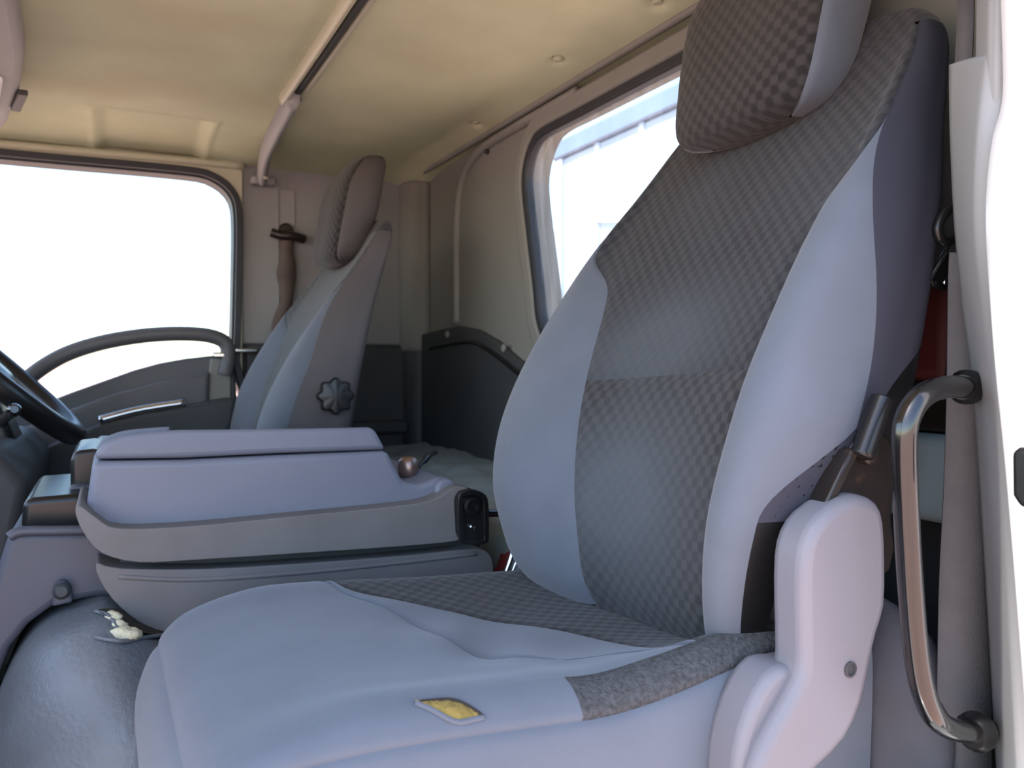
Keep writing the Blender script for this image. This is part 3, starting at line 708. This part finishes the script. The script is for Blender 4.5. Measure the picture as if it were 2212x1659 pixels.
# ------------------------------------------------------------------ folded middle seat with console lid
con = thing('folded_middle_seat', 'folded grey middle seat forming a console with a ribbed lid between the seats', 'console')
XC0, XC1 = 1.095, 1.50
fx_ = XC0/1.12
def cprof(pts): return [(p[1], p[2]) for p in ats(pts, 'x', XC0)]
lidp = cprof([(203, 993), (208, 975), (225, 955), (265, 940), (320, 933), (390, 929), (600, 927), (800, 923), (812, 926), (838, 972), (600, 980), (400, 990)])
lid = prism('console_lid', lidp, 'x', XC0+.006, XC1-.02, M['lid'], con, .010, 4, 0, 30)
for v_ in lid.data.vertices: v_.co.z -= .11*(v_.co.x-XC0-.006)
for i in range(3):
    xx = XC0+.040+i*.034
    tube('lid_rib', [(xx, p[0], p[1]+.001-.11*(xx-XC0-.006)) for p in cprof([(214, 972), (228, 954), (265, 939), (320, 932), (370, 929)])], .004, M['lid'], lid, 4, 8)
bodyp = cprof([(200, 998), (400, 995), (600, 985), (838, 975), (850, 1000), (872, 1042), (905, 1048), (950, 1030), (972, 1034), (980, 1050), (985, 1100), (600, 1140), (260, 1165), (188, 1130), (187, 1090)])
prism('console_body', bodyp, 'x', XC0, XC1-.012, M['lid'], con, .016, 5, 0, 30)
boss = cprof([(935, 1050), (950, 1034), (972, 1036), (980, 1052), (972, 1075), (940, 1082)])
prism('hinge_boss', boss, 'x', XC0-.012, XC0+.04, M['lid'], con, .006, 3, 2)
def cushion_prism(name, pts, xo0, xo1, m, bw):
    p = [(q[0], q[1]) for q in [(a[1], a[2]) for a in ats(pts, 'x', xo0)]]
    return prism(name, p, 'x', xo0, xo1, m, con, bw, 6, 3, 30)
cushion_prism('folded_back_cushion', [(163, 1108), (172, 1092), (210, 1120), (260, 1142), (420, 1136), (640, 1115), (870, 1092), (940, 1078), (985, 1052), (1025, 1060), (1042, 1090), (1040, 1135), (1000, 1165), (900, 1178), (640, 1196), (420, 1210), (300, 1215), (220, 1195), (180, 1150)], XC0-.035, XC1+.02, M['vinyl'], .018)
cushion_prism('seat_base_cushion', [(207, 1218), (260, 1228), (450, 1229), (700, 1214), (900, 1198), (1020, 1186), (1056, 1196), (1066, 1230), (1050, 1262), (900, 1290), (700, 1330), (560, 1362), (420, 1372), (340, 1362), (280, 1330), (228, 1275)], XC0-.022, XC1+.01, M['vinyl'], .022)
cushion_prism('fold_shade_plate', [(300, 1190), (640, 1170), (990, 1140), (1010, 1200), (640, 1235), (300, 1250)], XC0+.012, XC1-.02, M['dark'], .004)  # added dark plate, gives the fold groove its shade
tube('cushion_seam', [(XC0-.021, p[1], p[2]) for p in ats([(255, 1246), (420, 1252), (640, 1238), (860, 1216), (1030, 1196)], 'x', XC0-.022)], .0035, M['vinyl'], con, 6, 8)
bk_ = cprof([(985, 1075), (995, 1060), (1020, 1055), (1042, 1064), (1052, 1085), (1052, 1165), (1040, 1175), (1005, 1175), (990, 1160)])
XB = XC0-.045
brk = [(p[1], p[2]) for p in ats([(986, 1078), (996, 1062), (1020, 1056), (1044, 1066), (1052, 1088), (1053, 1160), (1044, 1174), (1006, 1174), (990, 1158)], 'x', XB)]
hb = prism('hinge_bracket', brk, 'x', XB, XB+.03, M['black'], con, .005, 3)
frame('bracket_rim', [tuple(p) for p in smooth_path(brk, 3, True)], [tuple(p) for p in smooth_path(grow(brk, (np.mean([p[0] for p in brk]), np.mean([p[1] for p in brk])), -.008), 3, True)], 'x', XB-.006, XB+.004, M['black'], hb, 60, bevel=.002)
lathe('bracket_bolt', [(.013, 0), (.013, .005), (.008, .006), (.007, .002)], at(1018, 1092, 'x', XB), (-1, 0, 0), M['black'], hb, 20)
lathe('bracket_stud', [(.004, 0), (.004, .004), (.002, .005)], at(1018, 1138, 'x', XB), (-1, 0, 0), M['chrome'], hb, 12)
tube('hinge_rod', [(1.11, -.50, -.230), (1.11, -.56, -.233), (1.11, -.70, -.24)], .006, M['gloss'], con, 4, 12)

# bronze knob with cable behind the console
kb = thing('lever_knob', 'small bronze coloured lever knob behind the console lid', 'knob')
pk = at(882, 1006, 'x', 1.17)
lathe('knob', [(.009, -.018), (.0145, -.014), (.0162, -.004), (.0158, .007), (.0105, .013), (.004, .0145)], pk, (.05, -.05, 1), M['bronze'], kb, 24)
tube('lever', [(pk[0], pk[1], pk[2]-.018), (pk[0]+.005, pk[1]-.01, pk[2]-.06), (pk[0]+.01, pk[1]-.02, -.30)], .006, M['blackmetal'], kb, 4, 10)
tube('strap', [(pk[0]+.01, pk[1]-.02, pk[2]-.005), (pk[0]+.04, pk[1]-.045, pk[2]+.006), (pk[0]+.08, pk[1]-.075, pk[2]+.008)], [.003]*4+[.006]*4+[.004]*5, M['black'], kb, 6, 8)

# ------------------------------------------------------------------ engine cover, gear console, rear shelf
hump = thing('engine_cover', 'padded grey vinyl engine cover with a torn seam beside the near cushion', 'engine cover')
def hump_pt(a, h):
    """a: angle round the plan outline, h 0 (rim) .. 1 (top centre)"""
    cx, cy, rx, ry = 1.19, -.17, .31, .33
    n_ = 3.2; ca, sa = math.cos(a), math.sin(a)
    ex = abs(ca)**(2/n_)*(1 if ca >= 0 else -1); ey = abs(sa)**(2/n_)*(1 if sa >= 0 else -1)
    r = 1-(1-math.cos(h*math.pi/2)) if False else math.cos(h*math.pi/2)**.55
    z = FLZ+.41*math.sin(h*math.pi/2)**.42
    x, y = cx+rx*ex*r, cy+ry*ey*r
    z += .058*sstep(-.07, .02, y)*sstep(.15, .6, h)
    z += .006*noise.noise(Vector((x*9, y*9, 3)))*sstep(.2, .5, h)+.010*noise.noise(Vector((x*16, y*5, 7)))*sstep(.1, .4, h)*sstep(.05, -.02, y-.05)
    return (x, y, z)
G = [[hump_pt(2*math.pi*i/120, h) for i in range(121)] for h in np.linspace(0, 1, 60)]
sheet('vinyl_cover', G, M['humpv'], hump, flip=False)
def hump_top(x, y):
    z = -1
    cx, cy, rx, ry = 1.19, -.17, .31, .33; n_ = 3.2
    rr = ((abs(x-cx)/rx)**n_+(abs(y-cy)/ry)**n_)**(1/n_)
    rr = min(rr, .999); h = math.acos(rr**(1/.55))*2/math.pi
    z = FLZ+.41*math.sin(h*math.pi/2)**.42+.058*sstep(-.07, .02, y)*sstep(.15, .6, h)
    return z
# torn opening: dark sheet standing in for the shaded gap, lumps of cream foam and a raised flap
tp = [(215, 1322), (250, 1318), (300, 1330), (350, 1355), (355, 1378), (300, 1368), (262, 1378), (258, 1350)]
def hump_hit(u, v):
    best = None
    for k in range(400):
        xx = .8+.9*k/400; q = at(u, v, 'x', xx)
        if q[2] <= hump_top(q[0], q[1])+.004: return q
    return at(u, v, 'x', 1.05)
ring = [hump_hit(*p) for p in smooth_path([np.array(p, float) for p in tp], 4, True)]
cR = np.mean(np.array(ring), axis=0)
G = [[tuple(np.array(p)*(1-f)+cR*f+np.array((-.002, .001, .0025))) for p in ring+[ring[0]]] for f in np.linspace(0, 1, 5)]
sheet('torn_gap_shade', G, M['tear'], hump)
for i, (u, v, r) in enumerate(((246, 1334, .010), (256, 1350, .009), (262, 1366, .012), (276, 1372, .014), (288, 1371, .010), (240, 1326, .006))):
    q = np.array(hump_hit(u, v)); vs = []; fs = []
    bm = bmesh.new(); bmesh.ops.create_icosphere(bm, subdivisions=2, radius=r)
    for vv in bm.verts:
        vv.co *= 1+.35*noise.noise(vv.co*160+Vector((i, 0, 0))); vv.co.z *= .6; vv.co += Vector(q)
    me = bpy.data.meshes.new('m'); bm.to_mesh(me); bm.free(); link('foam_lump', me, M['foamw'], hump)
fl = [hump_hit(*p) for p in ((205, 1378), (240, 1384), (275, 1386), (320, 1378), (360, 1372))]
tube('torn_flap', [(p[0], p[1], p[2]+.001) for p in fl], .0024, M['humpv'], hump, 5, 8)
fl = [hump_hit(*p) for p in ((205, 1322), (232, 1330), (250, 1352), (258, 1376))]
tube('torn_flap', [(p[0], p[1], p[2]+.001) for p in fl], .0024, M['humpv'], hump, 5, 8)

gc = thing('gear_console', 'grey plastic gear console with black bins in front of the folded middle seat', 'console')
gp = [(p[1], p[2]) for p in ats([(18, 1152), (60, 1150), (235, 1148), (260, 1200), (262, 1290), (200, 1292), (120, 1306), (60, 1350), (20, 1400), (-20, 1500), (-80, 1650), (-120, 1650), (-60, 1400)], 'x', 1.13)]
prism('console_tub', gp, 'x', 1.13, 1.50, M['tub'], gc, .012, 4, 0, 30)
rim = ats([(20, 1160), (45, 1148), (120, 1146), (235, 1144)], 'x', 1.128)
tube('tub_rim', rim, .006, M['tub'], gc, 5, 10)
bb = [(p[1], p[2]) for p in ats([(45, 1160), (48, 1085), (70, 1076), (165, 1068), (190, 1075), (190, 1160)], 'x', 1.17)]
prism('black_bin', bb, 'x', 1.17, 1.40, M['black'], gc, .008, 4)
bb = [(p[1], p[2]) for p in ats([(152, 1062), (152, 990), (165, 974), (200, 970), (260, 975), (260, 1062)], 'x', 1.24)]
prism('upright_bin', bb, 'x', 1.24, 1.42, M['black'], gc, .010, 4)
bb = [(p[1], p[2]) for p in ats([(148, 1056), (160, 1048), (220, 1050), (220, 1090), (145, 1090)], 'x', 1.22)]
prism('bin_bridge', bb, 'x', 1.22, 1.42, M['tub'], gc, .006, 3)
tab = [(p[1], p[2]) for p in ats([(112, 1310), (115, 1268), (128, 1254), (142, 1254), (154, 1268), (158, 1300)], 'x', 1.122)]
ftab = prism('fixing_tab', tab, 'x', 1.118, 1.135, M['tub'], gc, .004, 3)
lathe('fixing_screw', [(.010, 0), (.010, .005), (.006, .009)], at(134, 1276, 'x', 1.118), (-1, 0, .1), M['dark'], ftab, 18)

# shelf of folded vinyl behind the seats
g = []
for i in range(70):
    x = .98+1.13*i/69; row = []
    for j in range(22):
        s = j/21
        if s < .7: y = -.775+.205*(s/.7); z = -.242-.014*(s/.7)
        else: y = -.57+.02*math.sin((s-.7)/.3*1.57); z = -.256-.20*((s-.7)/.3)
        z += .010*noise.noise(Vector((x*7, y*10, 1)))+.006*noise.noise(Vector((x*20, y*20, 5)))
        row.append((x, y, z))
    g.append(row)
sh_ = sheet('rear_shelf', g, M['shelf'], flip=True); so = sh_.modifiers.new('solid', 'SOLIDIFY'); so.thickness = .02; so.offset = -1
tag(sh_, 'pale blue-green wrinkled vinyl shelf against the rear wall', 'shelf')

# buckle stalk and red rag between the console and the near seat
bs = thing('belt_buckle', 'steel belt buckle stalk sticking up between console and near seat', 'buckle')
for a, b in (((1092, 1245), (1116, 1168)), ((1104, 1245), (1128, 1180))):
    p, q = at(*a, 'x', .98), at(*b, 'x', .98)
    tube('stalk_bar', [p, tuple((np.array(p)+np.array(q))/2), q], .0042, M['chrome'], bs, 3, 10)
p, q = at(1112, 1262, 'x', .975), at(1136, 1196, 'x', .975)
tube('black_sleeve', [p, tuple((np.array(p)+np.array(q))/2), q], .008, M['black'], bs, 3, 10)
tube('stalk_foot', [at(1096, 1240, 'x', .98), at(1094, 1275, 'x', .99), at(1090, 1330, 'x', 1.0)], .012, M['black'], bs, 3, 10)
g = []
for i in range(14):
    row = []
    for j in range(14):
        a, b = i/13, j/13
        x = 1.03+.10*a; y = -.512-.026*b+.008*noise.noise(Vector((a*6, b*6, 4)))
        row.append((x, y, -.37+.11*b*(1-.35*a)+.008*noise.noise(Vector((x*30, b*4, 2)))))
    g.append(row)
rg = sheet('red_rag', g, M['red'], flip=True); so = rg.modifiers.new('s', 'SOLIDIFY'); so.thickness = .006
tag(rg, 'crumpled red cloth lying behind the folded middle seat', 'cloth')

# ------------------------------------------------------------------ steering wheel and column
sw = thing('steering_wheel', 'dark steering wheel rim at the left edge in front of the far seat', 'steering wheel')
Pw = [Vector(at(190, 895, 'x', 1.72)), Vector(at(95, 838, 'x', 1.80)), Vector(at(0, 790, 'x', 1.92))]
wc = Vector((1.86, .215, -.005)); wn_ = Vector((0, -.70, .72)).normalized()
u1 = Vector((1, 0, 0)); u2 = wn_.cross(u1).normalized(); RW = .205
pts = [wc+(u1*math.cos(t)+u2*math.sin(t))*RW for t in np.linspace(0, 2*math.pi, 73)]
link('rim', tube_mesh(pts, .021, 16, cap=False), M['black'], sw)
lathe('hub', [(.055, -.05), (.075, -.02), (.07, .0), (.045, .012), (.01, .014)], wc, wn_, M['black'], sw, 30)
for t in (math.radians(20), math.radians(160), math.radians(270)):
    d = u1*math.cos(t)+u2*math.sin(t)
    tube('spoke', [wc+d*.05-wn_*.01, wc+d*.12-wn_*.012, wc+d*RW], .013, M['black'], sw, 4, 10, .6)
sc = dash
prism('shroud', [(.16, -.16), (.20, -.05), (.30, -.09), (.52, -.24), (.52, -.34), (.26, -.24)], 'x', 1.78, 1.93, M['black'], sc, .015, 4)
stk = tube('stalk_switch', [(1.80, .19, -.12), (1.70, .17, -.10), (1.60, .15, -.085)], .009, M['gloss'], sc, 4, 12)
lathe('stalk_tip', [(.008, 0), (.011, .004), (.011, .03), (.006, .036)], (1.60, .15, -.085), (-1, -.15, .15), M['gloss'], stk, 16)
lathe('red_mark', [(.0045, 0), (.0045, .003)], (1.585, .142, -.083), (0, -1, 0), M['red'], stk, 12)
prism('knee_panel', [(.12, -.20), (.17, -.14), (.30, -.16), (.52, -.30), (.52, -.60), (.30, -.58), (.16, -.40)], 'x', 1.52, 2.10, M['dark'], dash, bevel=.02, seg=4)

# overhead console at the top left
ov = thing('overhead_lamp_pod', 'pale rounded overhead lamp pod on the headliner at the top left corner', 'lamp pod')
ovp = [(1.05, .115), (1.30, .108), (1.50, .116), (1.70, .140), (1.95, .185), (2.10, .225), (2.05, .40), (1.05, .40)]
prism('housing', ovp, 'z', CZ-.050, CZ-.002, M['pillar'], ov, .014, 4)
prism('lens', [(1.62, .158), (1.84, .190), (1.82, .30), (1.60, .30)], 'z', CZ-.062, CZ-.046, M['paper'], ov, .006, 3)
prism('slot', [(1.70, .128), (1.82, .150), (1.82, .166), (1.70, .144)], 'z', CZ-.054, CZ-.044, M['dark'], ov, .002, 2)
tube('edge_bead', [(1.10, .175, CZ-.052), (1.35, .165, CZ-.053), (1.52, .19, CZ-.053), (1.60, .26, CZ-.052)], .003, M['dark'], ov, 6, 8)

# ------------------------------------------------------------------ near B-pillar, grab handle, belt
pil = thing('wall_near', None, None, kind='structure')
Zs = [(100, 140, 2050, 2130, 2165), (200, 200, 2050, 2118, 2165), (300, 300, 2052, 2108, 2145), (400, 400, 2056, 2103, 2133), (500, 500, 2062, 2105, 2131), (650, 650, 2077, 2121, 2140), (800, 800, 2097, 2139, 2152), (1000, 1000, 2112, 2158, 2172), (1200, 1200, 2125, 2172, 2190), (1400, 1400, 2137, 2182, 2206), (1600, 1600, 2148, 2192, 2222), (1800, 1800, 2160, 2204, 2240)]
G = []
for vb, va, ua, ub, uc in Zs:
    A = at(ua, va, 'x', .435); B = at(ub, vb+18, 'x', .378); C = at(uc, vb+8, 'x', .366)
    def mixp(p, q, f): return tuple(np.array(p)*(1-f)+np.array(q)*f)
    Ab = (A[0]+.004, A[1]-.05, A[2]); Cb = (C[0]-.002, C[1]-.05, C[2])
    G.append([Ab, mixp(A, Ab, .15), A, mixp(A, B, .12), mixp(A, B, .5), mixp(A, B, .90), mixp(mixp(A, C, .5), B, .93), mixp(B, C, .12), mixp(B, C, .5), mixp(B, C, .9), C, mixp(C, Cb, .15), Cb])
Gs = np.array(G); rows = []
for j in range(Gs.shape[1]): rows.append(smooth_path(list(Gs[:, j]), 6))
rows = np.array(rows).transpose(1, 0, 2)
topr = rows[0]; tc_ = topr.mean(axis=0)
capg = [[tuple(p*(1-f)+np.array((tc_[0], tc_[1]-.015, p[2]-.002))*f) for p in topr] for f in (1., .5)]
full = capg+[[tuple(p) for p in r] for r in rows]
t_ = sheet('pillar_trim', full, M['pillar'], pil)
fixn(t_.data)
# upper pillar above the trim
up_ = [(.372, -.62), (.400, -.60), (.430, -.635), (.43, -.70), (.36, -.70)]
prism('upper_pillar', [(at(2106, 60, 'x', .40)[0], at(2106, 60, 'x', .40)[1]), (at(2135, 60, 'x', .375)[0], at(2135, 60, 'x', .375)[1]), (at(2163, 60, 'x', .366)[0], at(2163, 60, 'x', .366)[1]), (.366, -.72), (.42, -.72)], 'z', .15, CZ, M['pillar'], pil, .006)
# painted outer body post
wp = [(2166, -220), (2166, 0), (2170, 200), (2148, 300), (2136, 400), (2134, 500), (2143, 650), (2155, 800), (2175, 1000), (2192, 1200), (2208, 1400), (2225, 1600), (2245, 1800)]
G = []
for u, v in wp:
    A = np.array(at(u-4, v, 'x', .362)); 
    G.append([tuple(A+np.array((.0, -.06, 0))), tuple(A), tuple(A+np.array((-.010, -.002, 0))), tuple(A+np.array((-.030, -.012, 0))), tuple(A+np.array((-.055, -.016, 0))), tuple(A+np.array((-.075, -.03, 0))), tuple(A+np.array((-.085, -.06, 0))), tuple(A+np.array((-.09, -.20, 0)))])
Gs = np.array(G); rows = [smooth_path(list(Gs[:, j]), 6) for j in range(Gs.shape[1])]
wpst = sheet('outer_body_post', np.array(rows).transpose(1, 0, 2), M['white'], pil); fixn(wpst.data)
pc = np.array(at(2200, 1032, 'x', .335))
lp = [(p[0], p[2]) for p in ats([(2186, 975), (2200, 966), (2240, 966), (2240, 1100), (2205, 1098), (2188, 1070)], 'y', pc[1]+.004)]
prism('latch_pocket', lp, 'y', pc[1]-.012, pc[1]+.006, M['black'], pil, .004, 3)
box('outer_side_panel', (.27, -.95, -1.15), (.285, -.70, CZ+.05), M['white'], pil, .01)
box('door_step_sill', (NX-.06, -.62, FLZ-.25), (NX+.03, 1.05, FLZ+.04), M['white'], pil, .015)
box('quarter_wall', (.345, -.81, FLZ), (.40, -.64, CZ+.01), M['wall'], pil, .006)
box('pillar_foot', (NX+.0, -.75, FLZ-.05), (NX+.07, -.55, -.36), M['pillar'], pil, .01)
box('front_pillar', (NX-.05, .86, FLZ), (NX+.04, 1.05, CZ+.02), M['white'], pil, .02)

hd = thing('grab_handle', 'glossy black tubular grab handle bolted to the near door pillar', 'handle')
hpth = [at(2125, 838, 'x', .43), at(2085, 836, 'x', .415), at(2030, 838, 'x', .402), at(1990, 858, 'x', .398), at(1962, 900, 'x', .397), at(1954, 960, 'x', .397), at(1958, 1100, 'x', .397), at(1968, 1280, 'x', .397), at(1982, 1430, 'x', .397), at(2000, 1510, 'x', .397), at(2030, 1560, 'x', .400), at(2080, 1580, 'x', .412), at(2150, 1578, 'x', .43)]
tube('bar', hpth, .0088, M['gloss'], hd, 8, 20)
lathe('lower_foot', [(.016, 0), (.016, .006), (.011, .012)], at(2112, 1578, 'x', .42), (-.2, .9, 0), M['black'], hd, 20)
lathe('upper_foot', [(.014, 0), (.014, .006), (.010, .012)], at(2092, 836, 'x', .418), (-.2, .9, 0), M['black'], hd, 20)

nb = thing('near_seat_belt', 'grey seat belt webbing with steel tongue running down behind the near pillar trim', 'seat belt')
L1 = [(2052, 545), (2049, 620), (2046, 850), (2040, 1050), (2030, 1250), (2026, 1450), (2024, 1600), (2024, 1760)]
G = []
for u, v in L1:
    A = np.array(at(u, v, 'x', .462)); B = np.array(at(u+118, v, 'x', .440)); G.append([tuple(A), tuple(A*.5+B*.5+np.array((0, .003, 0))), tuple(B)])
Gs = np.array(G); rows = [smooth_path(list(Gs[:, j]), 5) for j in range(3)]
b_ = sheet('webbing', np.array(rows).transpose(1, 0, 2), M['belt'], nb); so = b_.modifiers.new('s', 'SOLIDIFY'); so.thickness = .002
G = []
for u, v in ((2068, -30), (2066, 60), (2062, 150), (2062, 300)):
    A = np.array(at(u, v, 'x', .462)); B = np.array(at(u+36, v, 'x', .448)); G.append([tuple(A), tuple(B)])
b_ = sheet('upper_webbing', G, M['belt'], nb); so = b_.modifiers.new('s', 'SOLIDIFY'); so.thickness = .002
lp_ = ats([(2066, 440), (2040, 462), (2026, 490), (2030, 512), (2046, 520), (2070, 510)], 'x', .465)
tube('belt_loop', lp_, .0048, M['black'], nb, 6, 10)
for a, b in (((2048, 535), (2008, 604)), ((2062, 575), (2038, 614))):
    tube('tongue_bar', [at(*a, 'x', .47), at((a[0]+b[0])/2, (a[1]+b[1])/2, 'x', .47), at(*b, 'x', .47)], .0022, M['chrome'], nb, 3, 8)
prism('tongue_plate', proj(ats([(2050, 535), (2064, 560), (2046, 630), (2020, 620), (2012, 604)], 'x', .474), 'x'), 'x', .474, .480, M['black'], nb, .002, 2)

# things stowed behind the near seat
rb = box('red_case', (.52, -.766, -.02), (.68, -.73, .085), M['case'], bevel=.012); tag(rb, 'dark red case standing behind the near seat back', 'case')
jk = thing('jack', 'black jack with steel screw stowed behind the near seat', 'jack')
box('body', (.50, -.76, -.07), (.60, -.725, -.03), M['blackmetal'], jk, .008)
tube('screw', [(.52, -.74, -.035), (.522, -.74, -.02), (.522, -.74, .0)], .007, M['chrome'], jk, 3, 10)
tbx = box('stowage_box', (.44, -.764, -.16), (.70, -.72, -.072), M['shelf'], bevel=.012); tag(tbx, 'grey-green vinyl stowage box under the black jack behind the near seat', 'box')
g = []
for i in range(24):
    a = i/23; row = []
    for j in range(40):
        t = 2*math.pi*j/39; r = math.sin(a*math.pi)**.6
        x = .52+.07*r*math.cos(t); y = -.65+.045*r*math.sin(t); z = -.22-.26*a
        nn = noise.noise(Vector((x*18, y*18, z*9))); row.append((x+.012*nn, y+.012*nn, z))
    g.append(row)
bd = sheet('cloth_bundle', g, M['bundle']); fixn(bd.data)
tag(bd, 'rumpled grey cloth bundle on the floor behind the near recliner cover', 'cloth')

# ------------------------------------------------------------------ outside: load box behind the cab
tb = thing('box_truck_body', 'pale truck box body with a white sheet on it seen through the rear window', 'truck box')
YB = -3.2
def bx(u, v): q = at(u, v, 'y', YB); return (q[0], q[2])
ex, tz, tz2 = bx(1205, 400)[0], bx(1330, 248)[1], bx(1330, 290)[1]
box('front_wall', (ex-2.5, YB-.10, -1.0), (ex, YB, tz2), M['body'], tb, .02)
box('top_band', (ex-2.54, YB-.12, tz2), (ex+.04, YB+.03, tz), M['bodyband'], tb, .015)
box('corner_rail', (ex-.09, YB-.11, -1.0), (ex+.03, YB+.02, tz2), M['body'], tb, .012)
for k in range(4):
    box('wall_rib', (ex-.62-.55*k, YB-.05, -1.0), (ex-.56-.55*k, YB+.012, tz2), M['body'], tb, .008)
box('side_body', (ex-2.5, -7.5, -1.0), (ex, YB-.11, tz-.02), M['body'], tb, .02)
pp = [bx(1285, 352), bx(1345, 350), bx(1345, 480), bx(1292, 480)]
prism('white_sheet', pp, 'y', YB-.0, YB+.02, M['paper'], tb, .002, 2)
for dx in (.35, 2.15):
    for yy in (-3.9, -6.6):
        lathe('wheel', [(.12, -.12), (.44, -.12), (.47, -.06), (.47, .06), (.44, .12), (.12, .12)], (ex-dx, yy, -EYE+.47), (1, 0, 0), M['rubber'], tb, 32)
box('chassis', (ex-2.0, -7.2, -1.12), (ex-.5, YB-.2, -.99), M['dark'], tb, .02)

# ------------------------------------------------------------------ origins: put every thing's origin at its base, lift by EYE
bpy.context.view_layer.update()
def desc(o):
    out = []
    for c in o.children: out.append(c); out += desc(c)
    return out
for r in [o for o in list(COL.objects) if o.parent is None and o.type in ('MESH', 'EMPTY')]:
    ms = [o for o in [r]+desc(r) if o.type == 'MESH']
    if not ms: continue
    co = np.concatenate([np.array([v.co[:] for v in m.data.vertices]) for m in ms])
    b = Vector(((co[:, 0].min()+co[:, 0].max())/2, (co[:, 1].min()+co[:, 1].max())/2, co[:, 2].min()))
    for m in ms: m.data.transform(Matrix.Translation(-b))
    r.location = b+Vector((0, 0, EYE))
